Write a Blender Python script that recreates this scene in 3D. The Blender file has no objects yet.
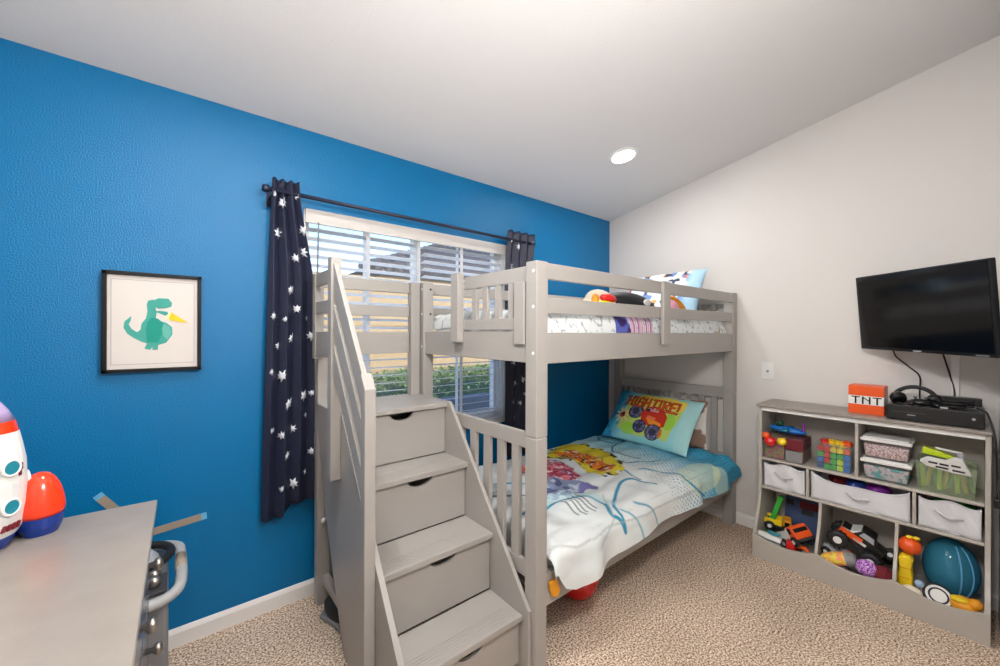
import bpy, bmesh, math, random
import numpy as np
from mathutils import Vector, Matrix, Euler, noise as mnoise
random.seed(7)
PI = math.pi
C = bpy.context.scene.collection

# ------------------------------------------------------------------ materials
def lin(c):
    return tuple(((v / 255) / 12.92 if v / 255 <= .04045 else ((v / 255 + .055) / 1.055) ** 2.4) for v in c)

def mat(name, rgb, rough=.5, metal=0, spec=.5, var=None, bump=None, coat=0, alpha=None, trans=0, emit=None, coords='Object', bump_dist=.01):
    """rgb sRGB 0-255; var=(scale, rgb2, contrast) second tone by noise; bump=(scale, strength)"""
    m = bpy.data.materials.new(name); m.use_nodes = True
    nt = m.node_tree; b = nt.nodes['Principled BSDF']
    b.inputs['Base Color'].default_value = (*lin(rgb), 1)
    b.inputs['Roughness'].default_value = rough
    b.inputs['Metallic'].default_value = metal
    b.inputs['Specular IOR Level'].default_value = spec
    if coat: b.inputs['Coat Weight'].default_value = coat
    if alpha is not None: b.inputs['Alpha'].default_value = alpha
    if trans: b.inputs['Transmission Weight'].default_value = trans
    if emit:
        b.inputs['Emission Color'].default_value = (*lin(emit[0]), 1); b.inputs['Emission Strength'].default_value = emit[1]
    tc = nt.nodes.new('ShaderNodeTexCoord')
    if var:
        n = nt.nodes.new('ShaderNodeTexNoise'); n.inputs['Scale'].default_value = var[0]; n.inputs['Detail'].default_value = 4
        r = nt.nodes.new('ShaderNodeValToRGB'); k = var[2] if len(var) > 2 else .15
        r.color_ramp.elements[0].position = .5 - k; r.color_ramp.elements[1].position = .5 + k
        r.color_ramp.elements[0].color = (*lin(rgb), 1); r.color_ramp.elements[1].color = (*lin(var[1]), 1)
        nt.links.new(tc.outputs[coords], n.inputs['Vector']); nt.links.new(n.outputs['Fac'], r.inputs['Fac'])
        nt.links.new(r.outputs['Color'], b.inputs['Base Color'])
    if bump:
        n2 = nt.nodes.new('ShaderNodeTexNoise'); n2.inputs['Scale'].default_value = bump[0]; n2.inputs['Detail'].default_value = 3
        bp = nt.nodes.new('ShaderNodeBump'); bp.inputs['Strength'].default_value = bump[1]; bp.inputs['Distance'].default_value = bump_dist
        nt.links.new(tc.outputs[coords], n2.inputs['Vector']); nt.links.new(n2.outputs['Fac'], bp.inputs['Height'])
        nt.links.new(bp.outputs['Normal'], b.inputs['Normal'])
    return m

def mat_clear(name, rgb=(235, 240, 240), keep=.75, rough=.08):
    m = bpy.data.materials.new(name); m.use_nodes = True
    nt = m.node_tree; nt.nodes.clear()
    o = nt.nodes.new('ShaderNodeOutputMaterial'); mx = nt.nodes.new('ShaderNodeMixShader')
    t = nt.nodes.new('ShaderNodeBsdfTransparent'); g = nt.nodes.new('ShaderNodeBsdfPrincipled')
    t.inputs['Color'].default_value = (*lin(rgb), 1)
    g.inputs['Base Color'].default_value = (*lin(rgb), 1); g.inputs['Roughness'].default_value = rough
    mx.inputs['Fac'].default_value = 1 - keep
    nt.links.new(t.outputs[0], mx.inputs[1]); nt.links.new(g.outputs[0], mx.inputs[2]); nt.links.new(mx.outputs[0], o.inputs['Surface'])
    return m

def mat_attr(name, rough=.85, bump=None):
    m = bpy.data.materials.new(name); m.use_nodes = True
    nt = m.node_tree; b = nt.nodes['Principled BSDF']; b.inputs['Roughness'].default_value = rough
    b.inputs['Specular IOR Level'].default_value = .2
    a = nt.nodes.new('ShaderNodeAttribute'); a.attribute_name = 'Print'
    nt.links.new(a.outputs['Color'], b.inputs['Base Color'])
    if bump:
        n2 = nt.nodes.new('ShaderNodeTexNoise'); n2.inputs['Scale'].default_value = bump[0]
        tc = nt.nodes.new('ShaderNodeTexCoord'); bp = nt.nodes.new('ShaderNodeBump')
        bp.inputs['Strength'].default_value = bump[1]; bp.inputs['Distance'].default_value = .004
        nt.links.new(tc.outputs['Object'], n2.inputs['Vector']); nt.links.new(n2.outputs['Fac'], bp.inputs['Height'])
        nt.links.new(bp.outputs['Normal'], b.inputs['Normal'])
    return m

M = {}
M['blue_wall'] = mat('blue wall paint', (0, 106, 160), .27, spec=.28, bump=(170, .45), bump_dist=.006)
M['white_wall'] = mat('pale grey wall paint', (214, 210, 206), .6, bump=(200, .18), bump_dist=.005)
M['ceiling'] = mat('ceiling paint', (218, 217, 216), .8, bump=(120, .2), bump_dist=.005)
M['trim'] = mat('white trim paint', (228, 226, 224), .4)
M['grey_wood'] = mat('grey painted wood', (164, 160, 155), .38, var=(3.2, (156, 152, 147), .3))
M['grey_wood_dark'] = mat('grey furniture top', (146, 138, 130), .35, var=(5, (138, 130, 122), .3))
M['shelf_grey'] = mat('pale grey shelf', (184, 178, 170), .45, var=(3, (176, 170, 162), .3))
M['dresser_top'] = mat('dresser top grey', (138, 130, 122), .3, var=(14, (146, 138, 130), .2))
M['dresser_front'] = mat('dresser front grey', (96, 98, 106), .2)
M['nickel'] = mat('brushed nickel', (165, 158, 150), .3, metal=.9)
M['black'] = mat('black frame', (9, 9, 12), .5, spec=.25)
M['black_plastic'] = mat('black plastic', (16, 17, 19), .3)
M['black_soft'] = mat('black soft plastic', (24, 25, 28), .6)
M['screen'] = mat('black screen', (10, 11, 14), .12, spec=.6)
M['navy'] = mat('navy curtain cloth', (26, 30, 52), .55, var=(40, (31, 36, 60), .3))
M['star'] = mat('white star print', (222, 226, 234), .7)
M['rod'] = mat('dark curtain rod', (30, 36, 58), .35, metal=.3)
M['blind'] = mat('white blind', (248, 248, 248), .45)
def translucent(m, k):
    nt = m.node_tree; b = nt.nodes['Principled BSDF']; o = nt.nodes['Material Output']
    t = nt.nodes.new('ShaderNodeBsdfTranslucent'); t.inputs['Color'].default_value = (.95, .95, .94, 1)
    x = nt.nodes.new('ShaderNodeMixShader'); x.inputs['Fac'].default_value = k
    nt.links.new(b.outputs[0], x.inputs[1]); nt.links.new(t.outputs[0], x.inputs[2]); nt.links.new(x.outputs[0], o.inputs['Surface'])
translucent(M['blind'], .8)
M['valance'] = mat('blind valance', (200, 196, 192), .5)
M['vinyl'] = mat('white vinyl', (235, 235, 232), .4)
M['wand'] = mat('grey plastic wand', (120, 122, 120), .3)
M['glass'] = mat_clear('window glass', (250, 252, 252), .93, .03)
M['clear'] = mat_clear('clear plastic', (244, 247, 247), .95, .08)
M['clear_green'] = mat_clear('clear greenish plastic', (226, 234, 214), .84, .12)
M['blue_clear'] = mat_clear('blue translucent plastic', (80, 176, 210), .58, .08)
M['white_plastic'] = mat('white plastic', (230, 230, 228), .35)
M['bin'] = mat('white bin fabric', (216, 216, 220), .85, bump=(300, .15))
M['seam'] = mat('bin seam', (204, 204, 209), .85)
M['mattress'] = mat('mattress ticking', (212, 212, 214), .85)
M['bed_print'] = mat_attr('printed bedding', .85, (240, .12))
for n, c, r in [('red', (206, 30, 28), .3), ('orange', (232, 88, 26), .35), ('yellow', (236, 202, 30), .35), ('green', (52, 170, 60), .4),
                ('lime', (196, 220, 30), .35), ('toy_blue', (30, 110, 196), .3), ('dark_blue', (24, 56, 130), .4), ('teal', (30, 130, 150), .4),
                ('purple', (126, 40, 150), .35), ('pink', (214, 150, 170), .5), ('white', (228, 228, 226), .4), ('silver', (170, 174, 180), .3), ('handle_grey', (168, 168, 168), .5),
                ('dark_green', (22, 70, 50), .5), ('maroon', (110, 22, 34), .8), ('grey', (130, 130, 132), .5), ('dark_grey', (58, 58, 62), .5),
                ('amber', (226, 150, 24), .5), ('slate', (52, 70, 110), .5), ('tape', (150, 136, 120), .6), ('tape_end', (96, 170, 210), .6),
                ('cream', (226, 214, 190), .6), ('skyblue', (96, 170, 214), .4), ('pale_blue', (150, 180, 210), .4)]:
    M[n] = mat(n.replace('_', ' '), c, r)
M['rocket_orange'] = mat('glossy orange red plastic', (240, 58, 16), .15, coat=.4)
M['rocket_blue'] = mat('glossy blue plastic', (18, 54, 140), .25)
M['rocket_dome'] = mat('lilac dome plastic', (170, 150, 190), .2)
M['beads'] = mat('pink white beads', (226, 206, 206), .5, var=(130, (150, 104, 104), .1))
M['mixed'] = mat('mixed craft bits', (196, 176, 180), .5, var=(45, (80, 150, 150), .06))
M['rainbow'] = mat('dark craft bits', (160, 60, 100), .5, var=(60, (110, 130, 60), .05))
M['glitter'] = mat('purple glitter', (120, 30, 150), .3, var=(140, (220, 170, 230), .05))
M['bullet_print'] = mat('yellow orange print', (230, 210, 70), .4, var=(30, (236, 140, 90), .05))
M['fence'] = mat('tan fence board', (236, 194, 138), .7, var=(6, (220, 174, 118), .3))
M['leaf'] = mat('hedge leaf', (80, 112, 58), .6, var=(9, (136, 160, 92), .12))
M['tile'] = mat('brown roof tile', (92, 80, 74), .8, var=(9, (66, 58, 54), .2))
M['concrete'] = mat('garden wall concrete', (120, 122, 130), .9, var=(20, (100, 104, 112), .2))
M['gravel'] = mat('ground gravel', (150, 142, 130), .95, var=(30, (120, 114, 106), .2))
M['stucco'] = mat('neighbour stucco', (206, 186, 160), .9)
M['lens'] = mat('lamp lens', (255, 250, 244), .5, emit=((255, 248, 240), 7))

def carpet():
    m = bpy.data.materials.new('tan carpet'); m.use_nodes = True
    nt = m.node_tree; b = nt.nodes['Principled BSDF']; b.inputs['Roughness'].default_value = .98; b.inputs['Specular IOR Level'].default_value = .05
    tc = nt.nodes.new('ShaderNodeTexCoord')
    n = nt.nodes.new('ShaderNodeTexNoise'); n.inputs['Scale'].default_value = 120; n.inputs['Detail'].default_value = 3; n.inputs['Roughness'].default_value = .75
    r = nt.nodes.new('ShaderNodeValToRGB'); e = r.color_ramp.elements
    e[0].position = .40; e[0].color = (*lin((104, 82, 66)), 1); e[1].position = .585; e[1].color = (*lin((255, 240, 222)), 1)
    x = e.new(.49); x.color = (*lin((206, 178, 154)), 1)
    n2 = nt.nodes.new('ShaderNodeTexNoise'); n2.inputs['Scale'].default_value = 2.2; n2.inputs['Detail'].default_value = 2
    r2 = nt.nodes.new('ShaderNodeValToRGB'); r2.color_ramp.elements[0].position = .35; r2.color_ramp.elements[0].color = (.86, .85, .84, 1); r2.color_ramp.elements[1].position = .65
    mx = nt.nodes.new('ShaderNodeMix'); mx.data_type = 'RGBA'; mx.blend_type = 'MULTIPLY'; mx.inputs[0].default_value = 1
    bp = nt.nodes.new('ShaderNodeBump'); bp.inputs['Strength'].default_value = .45; bp.inputs['Distance'].default_value = .008
    L = nt.links.new
    L(tc.outputs['Object'], n.inputs['Vector']); L(tc.outputs['Object'], n2.inputs['Vector']); L(n.outputs['Fac'], r.inputs['Fac']); L(n2.outputs['Fac'], r2.inputs['Fac'])
    L(r.outputs['Color'], mx.inputs[6]); L(r2.outputs['Color'], mx.inputs[7]); L(mx.outputs[2], b.inputs['Base Color'])
    L(n.outputs['Fac'], bp.inputs['Height']); L(bp.outputs['Normal'], b.inputs['Normal'])
    return m
M['carpet'] = carpet()

# ------------------------------------------------------------------ mesh helpers
class MB:
    def __init__(s): s.v = []; s.f = []; s.mi = []; s.T = Matrix(); s.k = 0
    def at(s, loc=(0, 0, 0), rot=(0, 0, 0)):
        s.T = Matrix.Translation(loc) @ Euler(rot).to_matrix().to_4x4(); return s
    def mt(s, k): s.k = k; return s
    def add(s, vs, fs):
        o = len(s.v); s.v += [tuple(s.T @ Vector(p)) for p in vs]
        for f in fs: s.f.append(tuple(o + i for i in f)); s.mi.append(s.k)
        return s
    def box(s, x0, x1, y0, y1, z0, z1):
        return s.add([(x, y, z) for x in (x0, x1) for y in (y0, y1) for z in (z0, z1)],
                     [(0, 1, 3, 2), (4, 6, 7, 5), (0, 4, 5, 1), (2, 3, 7, 6), (0, 2, 6, 4), (1, 5, 7, 3)])
    def prism(s, poly, axis, lo, hi):
        n = len(poly)
        def P(a, b, t): return {'x': (t, a, b), 'y': (a, t, b), 'z': (a, b, t)}[axis]
        return s.add([P(a, b, lo) for a, b in poly] + [P(a, b, hi) for a, b in poly],
                     [tuple(range(n))[::-1], tuple(range(n, 2 * n))] + [(i, (i + 1) % n, n + (i + 1) % n, n + i) for i in range(n)])
    def tube(s, pts, r, n=8, closed=False, caps=True):
        P = [Vector(p) for p in pts]; m = len(P); vs = []; up = None
        rr = r if isinstance(r, (list, tuple)) else [r] * m
        for i, p in enumerate(P):
            a = P[(i - 1) % m] if closed or i > 0 else p; b = P[(i + 1) % m] if closed or i < m - 1 else p
            t = (b - a).normalized()
            if up is None: up = Vector((0, 0, 1)) if abs(t.z) < .9 else Vector((1, 0, 0))
            u = (up - t * up.dot(t)).normalized(); w = t.cross(u); up = u
            for k in range(n):
                q = 2 * PI * k / n; vs.append(p + (u * math.cos(q) + w * math.sin(q)) * rr[i])
        fs = []
        for i in range(m if closed else m - 1):
            j = (i + 1) % m
            for k in range(n): fs.append((i * n + k, i * n + (k + 1) % n, j * n + (k + 1) % n, j * n + k))
        if caps and not closed: fs += [tuple(range(n))[::-1], tuple(range((m - 1) * n, m * n))]
        return s.add(vs, fs)
    def lathe(s, prof, n=24, axis='z'):
        """prof: (radius, height) list, ends closed when r=0"""
        vs = []
        for r, h in prof:
            for k in range(n):
                q = 2 * PI * k / n; a, b = r * math.cos(q), r * math.sin(q)
                vs.append({'z': (a, b, h), 'x': (h, a, b), 'y': (a, h, b)}[axis])
        fs = []
        for i in range(len(prof) - 1):
            for k in range(n): fs.append((i * n + k, i * n + (k + 1) % n, (i + 1) * n + (k + 1) % n, (i + 1) * n + k))
        fs += [tuple(range(n))[::-1], tuple(range((len(prof) - 1) * n, len(prof) * n))]
        return s.add(vs, fs)
    def ell(s, c, r, nu=16, nv=10, fn=None):
        r = (r, r, r) if not hasattr(r, '__len__') else r
        vs = []
        for j in range(nv + 1):
            th = PI * j / nv
            for i in range(nu):
                ph = 2 * PI * i / nu; d = Vector((math.sin(th) * math.cos(ph), math.sin(th) * math.sin(ph), -math.cos(th)))
                k = fn(d) if fn else 1
                vs.append((c[0] + d.x * r[0] * k, c[1] + d.y * r[1] * k, c[2] + d.z * r[2] * k))
        fs = [(j * nu + i, j * nu + (i + 1) % nu, (j + 1) * nu + (i + 1) % nu, (j + 1) * nu + i) for j in range(nv) for i in range(nu)]
        return s.add(vs, fs)
    def cyl(s, p0, p1, r, n=16): return s.tube([p0, p1], r, n)
    def build(s, name, mats, parent=None, smooth=False, bevel=0, sub=0, solid=0, weld=True):
        if not isinstance(mats, (list, tuple)): mats = [mats]
        me = bpy.data.meshes.new(name)
        rt = parent
        while rt is not None and rt.parent is not None: rt = rt.parent
        off = rt.matrix_basis.inverted() if rt is not None and rt.get('world_parts') else None
        vs = [tuple(off @ Vector(p)) for p in s.v] if off else s.v
        me.from_pydata(vs, [], s.f); me.polygons.foreach_set('material_index', s.mi)
        for m in mats: me.materials.append(M[m] if isinstance(m, str) else m)
        bm = bmesh.new(); bm.from_mesh(me)
        if weld: bmesh.ops.remove_doubles(bm, verts=bm.verts, dist=1e-6)
        bmesh.ops.recalc_face_normals(bm, faces=bm.faces); bm.to_mesh(me); bm.free()
        if smooth: me.polygons.foreach_set('use_smooth', [True] * len(me.polygons))
        o = bpy.data.objects.new(name, me); C.objects.link(o)
        if parent is not None: o.parent = parent
        if solid:
            md = o.modifiers.new('Solidify', 'SOLIDIFY'); md.thickness = solid; md.offset = 0
        if bevel:
            md = o.modifiers.new('Bevel', 'BEVEL'); md.width = bevel; md.segments = 2; md.limit_method = 'ANGLE'
        if sub:
            md = o.modifiers.new('Subdivision', 'SUBSURF'); md.levels = sub; md.render_levels = sub
        return o

def tag(o, label, cat, group=None, kind=None):
    o['label'] = label; o['category'] = cat
    if group: o['group'] = group
    if kind: o['kind'] = kind
    return o

def thing(name, label, cat, loc=(0, 0, 0), rot=(0, 0, 0), group=None, world=True):
    """an Empty at the base of a thing; with world=True its parts are given in room coordinates"""
    o = bpy.data.objects.new(name, None); C.objects.link(o)
    o.location = loc; o.rotation_euler = rot; o.empty_display_size = .05
    o.matrix_basis = Matrix.Translation(loc) @ Euler(rot).to_matrix().to_4x4()
    if world: o['world_parts'] = 1
    return tag(o, label, cat, group)

def struct(mb, name, m, bevel=0, smooth=False):
    o = mb.build(name, m, bevel=bevel, smooth=smooth); o['kind'] = 'structure'; return o

def dup(root, loc, rot, label, group=None):
    r = root.copy(); C.objects.link(r); r.location = loc; r.rotation_euler = rot; r['label'] = label
    if group: r['group'] = group
    for ch in list(root.children):
        c = ch.copy(); C.objects.link(c); c.parent = r
        for g in ch.children:
            d = g.copy(); C.objects.link(d); d.parent = c
    return r

def box_part(name, dims, m, parent, bevel=.003): return MB().box(*dims).build(name, m, parent, bevel=bevel)

def nz(x, y, z=0.): return mnoise.noise(Vector((x, y, z)))

def paint(o, cols):
    a = o.data.color_attributes.new('Print', 'FLOAT_COLOR', 'POINT')
    arr = np.ones((len(o.data.vertices), 4), np.float32); arr[:, :3] = cols
    a.data.foreach_set('color', arr.ravel())

def L3(c): return np.array(lin(c), np.float32)
def in_poly(x, y, poly):
    ins = np.zeros(x.shape, bool); n = len(poly)
    for i in range(n):
        x1, y1 = poly[i]; x2, y2 = poly[(i + 1) % n]
        c = ((y1 > y) != (y2 > y)) & (x < (x2 - x1) * (y - y1) / ((y2 - y1) + 1e-12) + x1)
        ins ^= c
    return ins
def dist_line(x, y, pts):
    d = np.full(x.shape, 9e9)
    for (x1, y1), (x2, y2) in zip(pts[:-1], pts[1:]):
        L = (x2 - x1) ** 2 + (y2 - y1) ** 2 + 1e-12
        t = np.clip(((x - x1) * (x2 - x1) + (y - y1) * (y2 - y1)) / L, 0, 1)
        d = np.minimum(d, np.hypot(x - x1 - t * (x2 - x1), y - y1 - t * (y2 - y1)))
    return d
def smooth_line(pts, k=6):
    out = []; n = len(pts)
    for i in range(n - 1):
        p0, p1, p2, p3 = pts[max(i - 1, 0)], pts[i], pts[i + 1], pts[min(i + 2, n - 1)]
        for j in range(k):
            t = j / k
            out.append(tuple(.5 * (2 * p1[a] + (p2[a] - p0[a]) * t + (2 * p0[a] - 5 * p1[a] + 4 * p2[a] - p3[a]) * t * t + (3 * p1[a] - p0[a] - 3 * p2[a] + p3[a]) * t ** 3) for a in range(len(p1))))
    return out + [tuple(pts[-1])]
def hashn(x, y, s):
    """blotchy value noise on numpy arrays"""
    xi = np.floor(x * s); yi = np.floor(y * s); fx = x * s - xi; fy = y * s - yi
    h = lambda a, b: np.modf(np.abs(np.sin(a * 127.1 + b * 311.7) * 43758.5453))[0]
    fx = fx * fx * (3 - 2 * fx); fy = fy * fy * (3 - 2 * fy)
    return (h(xi, yi) * (1 - fx) + h(xi + 1, yi) * fx) * (1 - fy) + (h(xi, yi + 1) * (1 - fx) + h(xi + 1, yi + 1) * fx) * fy

# ------------------------------------------------------------------ the room
XL, YF, ZC, SL = -3.82, -2.305, 2.437, .193
def cz(y): return ZC - SL * y
WX0, WX1, WZ0, WZ1 = -2.665, -1.285, .745, 2.03
struct(MB().box(XL - .1, .1, YF - .1, .14, -.08, 0), 'floor', 'carpet')
b = MB()
b.prism([(XL - .1, 0), (WX0, 0), (WX0, ZC + .05), (XL - .1, ZC + .05)], 'y', 0, .14)
b.prism([(WX1, 0), (.1, 0), (.1, ZC + .05), (WX1, ZC + .05)], 'y', 0, .14)
b.prism([(WX0, 0), (WX1, 0), (WX1, WZ0), (WX0, WZ0)], 'y', 0, .14)
b.prism([(WX0, WZ1), (WX1, WZ1), (WX1, ZC + .05), (WX0, ZC + .05)], 'y', 0, .14)
struct(b, 'wall_back', 'blue_wall')
side = [(0, 0), (0, ZC + .03), (YF - .1, cz(YF - .1) + .03), (YF - .1, 0)]
struct(MB().prism(side, 'x', 0, .1), 'wall_right', 'white_wall')
struct(MB().prism(side, 'x', XL - .1, XL), 'wall_left', 'white_wall')
struct(MB().box(XL - .1, .1, YF - .1, YF, 0, cz(YF) + .02), 'wall_front', 'white_wall')
struct(MB().prism([(.14, cz(.14)), (YF - .1, cz(YF - .1)), (YF - .1, cz(YF - .1) + .1), (.14, cz(.14) + .1)], 'x', XL - .1, .1), 'ceiling', 'ceiling')
struct(MB().prism([(0, 0), (-.014, 0), (-.014, .062), (-.006, .078), (0, .08)], 'x', XL, 0), 'baseboard_back', 'trim')
struct(MB().prism([(0, 0), (-.014, 0), (-.014, .062), (-.006, .078), (0, .08)], 'y', YF, -.014), 'baseboard_right', 'trim')

# window: frame, jamb liner, sill, glass
win = MB()
for x0, x1, z0, z1 in [(WX0, WX0 + .045, WZ0, WZ1), (WX1 - .045, WX1, WZ0, WZ1), (WX0, WX1, WZ0, WZ0 + .045), (WX0, WX1, WZ1 - .045, WZ1),
                       (-1.995, -1.955, WZ0, WZ1)]:
    win.box(x0, x1, .085, .135, z0, z1)
w = struct(win, 'window_1', 'vinyl', bevel=.003)
pane = MB()
for x0, x1 in [(WX0 + .045, -1.995), (-1.955, WX1 - .045)]: pane.box(x0, x1, .108, .112, WZ0 + .045, WZ1 - .045)
pane.build('window_pane', 'glass', w)
MB().box(WX0, WX1, -.012, .085, WZ0 - .02, WZ0 + .004).build('window_sill', 'trim', w, bevel=.003)
lin_ = MB(); lin_.box(WX0, WX0 + .008, 0, .085, WZ0, WZ1).box(WX1 - .008, WX1, 0, .085, WZ0, WZ1).box(WX0, WX1, 0, .085, WZ1 - .008, WZ1)
lin_.build('window_jamb', 'trim', w)

# blinds
def blind(x0, x1, label, wand):
    t = thing('window_blind', label, 'blind', ((x0 + x1) / 2, .04, WZ1 - .01), group='white slatted window blinds')
    box_part('head_rail', (x0 + .01, x1 - .01, .012, .066, WZ1 - .06, WZ1 - .009), 'blind', t, .002)
    s = MB(); z = WZ1 - .1; a = math.radians(-11); n = 0
    while z > .835:
        s.at((0, .04, z), (a, 0, 0)).box(x0 + .012, x1 - .012, -.025, .025, -.0016, .0016); z -= .0475; n += 1
    for k in range(3): s.at((0, .04, .822 - k * .018), (a * .3, 0, 0)).box(x0 + .012, x1 - .012, -.025, .025, -.0016, .0016)
    s.build('slats', 'blind', t)
    box_part('bottom_rail', (x0 + .012, x1 - .012, .016, .064, .754, .770), 'blind', t, .003)
    for fx in ((.44, .985) if not wand else (.5, .985)):
        x = x0 + (x1 - x0) * fx
        q = MB()
        for y in (.0125, .0675): q.box(x - .011, x + .011, y - .0008, y + .0008, .765, WZ1 - .05)
        q.build('ladder_tape', 'blind', t)
    if wand: MB().tube([(x0 + .055, -.018, WZ1 - .07), (x0 + .048, -.022, 1.62), (x0 + .03, -.026, 1.2)], .0045, 8).build('tilt_wand', 'wand', t)
    return t
blind(WX0 + .012, -1.985, 'white window blind in the left half of the window with grey tilt wand', True)
blind(-1.965, WX1 - .012, 'white window blind in the right half of the window, behind the bed end guard', False)

tv_ = thing('blind_valance', 'long white valance across the top of the window above both blinds', 'blind', (-1.975, 0, WZ1 - .05))
box_part('valance_board', (WX0 + .004, WX1 - .004, -.016, -.004, WZ1 - .078, WZ1 - .004), 'valance', tv_, .002)
box_part('valance_clip', (-2.0, -1.95, -.004, .012, WZ1 - .03, WZ1 - .01), 'white_plastic', tv_, .001)

# curtain rod and curtains
t = thing('curtain_rod', 'dark navy metal curtain rod running across above the window', 'curtain rod', (-1.95, -.09, 2.06))
MB().tube([(-2.845, -.09, 2.062), (-1.10, -.09, 2.05)], .0105, 12).build('rod', 'rod', t, smooth=True)
for x in (-2.852, -1.095):
    MB().at((x, -.09, 2.062 if x < -2 else 2.05)).lathe([(0, -.018), (.014, -.016), (.018, -.006), (.018, .006), (.014, .016), (0, .018)], 16, 'x').build('finial', 'rod', t, smooth=True)
for x in (-2.825, -1.12):
    MB().box(x - .012, x + .012, -.006, 0, 2.0, 2.075).box(x - .005, x + .005, -.095, -.004, 2.036, 2.047).tube([(x, -.105, 2.06), (x, -.10, 2.04), (x, -.085, 2.036), (x, -.076, 2.05)], .004, 6).build('bracket', 'rod', t)

def curtain(label, xt, xb, zt, zb, folds, stars, seed, depth=.021, bell=None):
    rnd = random.Random(seed)
    def P(u, v):   # u 0..1 across, v 0 top .. 1 bottom
        k = min(1, v / .34); k = k * k * (3 - 2 * k)
        if bell: k = bell(v)
        xa = xt[0] + (xb[0] - xt[0]) * v; xc = xt[1] + (xb[1] - xt[1]) * k
        ph = 2 * PI * folds * u + .5 * math.sin(3 * v + seed)
        amp = depth * (.75 + .35 * v)
        x = xa + (xc - xa) * (u + .018 * math.sin(2 * ph))
        y = -.09 + .03 * min(1, v * 4) - amp * math.sin(ph) * (1 - .3 * u * v) + .006 * math.sin(9 * v + 5 * u)
        if v < .06: y = -.09 + (y + .09) * (.6 + .4 * v / .06)
        zz = zt - (zt - zb(u)) * v + (.005 * math.sin(ph * 1.0) if v < .03 else 0)
        return Vector((x, min(y, -.034), zz))
    nu, nv = 80, 70; m = MB()
    m.add([P(i / nu, j / nv) for j in range(nv + 1) for i in range(nu + 1)],
          [(j * (nu + 1) + i, j * (nu + 1) + i + 1, (j + 1) * (nu + 1) + i + 1, (j + 1) * (nu + 1) + i) for j in range(nv) for i in range(nu)])
    m.mt(1)
    for (u, v, r) in stars:
        wd = abs(P(.99, v).x - P(.01, v).x) * 1.6; ht = zt - zb(.5); rot = rnd.uniform(0, 1.2); n = 7
        ring = []
        for i in range(2 * n):
            rr = r * (1 if i % 2 == 0 else .42) * (1 if i % 4 else .85); a = rot + PI * i / n
            ring.append((min(max(u + rr * math.cos(a) / wd, 0), 1), min(max(v + rr * math.sin(a) / ht, 0), 1)))
        def off(p):
            q = P(*p); e = 1e-3
            du = P(min(p[0] + e, 1), p[1]) - P(max(p[0] - e, 0), p[1]); dv = P(p[0], min(p[1] + e, 1)) - P(p[0], max(p[1] - e, 0))
            nn = du.cross(dv).normalized()
            if nn.y > 0: nn = -nn
            return q + nn * .0025
        vs = [off((u, v))] + [off(p) for p in ring]
        m.add(vs, [(0, 1 + i, 1 + (i + 1) % (2 * n)) for i in range(2 * n)])
    o = m.build('curtain', ['navy', 'star'], smooth=True, weld=False)
    md = o.modifiers.new('Solidify', 'SOLIDIFY'); md.thickness = .0015; md.offset = 1
    return tag(o, label, 'curtain', 'navy star curtains')
rs = random.Random(4)
stars_l = []
for j in range(11):
    for i in range(4):
        if rs.random() < .62: stars_l.append((min(.95, .12 + i * .25 + (.12 if j % 2 else 0) + rs.uniform(-.04, .04)), .05 + j * .087 + rs.uniform(-.02, .02), rs.uniform(.016, .034)))
curtain('navy curtain with white stars left of the window, beside the stairs', (-2.825, -2.708), (-2.862, -2.632), 2.118, lambda u: .474 + .05 * max(0, min(1, (u - .35) * 5)), 3.3, stars_l, 3)
stars_r = [(s[0], s[1], s[2] * 1.0) for s in stars_l]
curtain('navy curtain with white stars right of the window, behind the bunk bed', (-1.335, -1.075), (-1.35, -1.12), 2.118, lambda u: .48, 3.6, stars_r, 5, bell=lambda v: v)

# framed dinosaur picture
t = thing('framed_picture', 'black framed picture of a green dinosaur holding an ice cream cone on blue wall', 'picture', (-3.25, 0, 1.42))
PX0, PX1, PZ0, PZ1 = -3.409, -3.093, 1.214, 1.626
fr = MB()
for d in [(PX0, PX0 + .014, PZ0, PZ1), (PX1 - .014, PX1, PZ0, PZ1), (PX0, PX1, PZ0, PZ0 + .014), (PX0, PX1, PZ1 - .014, PZ1)]: fr.box(d[0], d[1], -.034, -.001, d[2], d[3])
fr.build('frame', 'black', t, bevel=.0015)
pm_ = [mat('picture paper', (208, 202, 197), .9), mat('picture mat edge', (176, 172, 170), .9), mat('dinosaur teal', (62, 152, 140), .8), mat('dinosaur green', (14, 138, 122), .8),
       mat('dinosaur belly', (92, 170, 158), .8), mat('cone yellow', (240, 186, 36), .8), mat('cone cream', (248, 232, 150), .8), mat('ground line', (206, 200, 194), .8)]
pr = MB(); pr.box(PX0 + .012, PX1 - .012, -.022, -.004, PZ0 + .012, PZ1 - .012)
def q(p): return (PX0 + (PX1 - PX0) * p[0], PZ0 + (PZ1 - PZ0) * p[1])
def flat(poly, k, lay):
    pr.mt(k); pr.prism([q(p) for p in poly], 'y', -.022 - .0006 * lay, -.0215)
e0, e1 = .075, .925
for a in [[(e0, .075), (e1, .075), (e1, .083), (e0, .083)], [(e0, .92), (e1, .92), (e1, .928), (e0, .928)], [(e0, .075), (e0 + .01, .075), (e0 + .01, .928), (e0, .928)], [(e1 - .01, .075), (e1, .075), (e1, .928), (e1 - .01, .928)]]: flat(a, 1, 1)
flat([(.34, .216), (.64, .216), (.64, .222), (.34, .222)], 7, 1)
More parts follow.
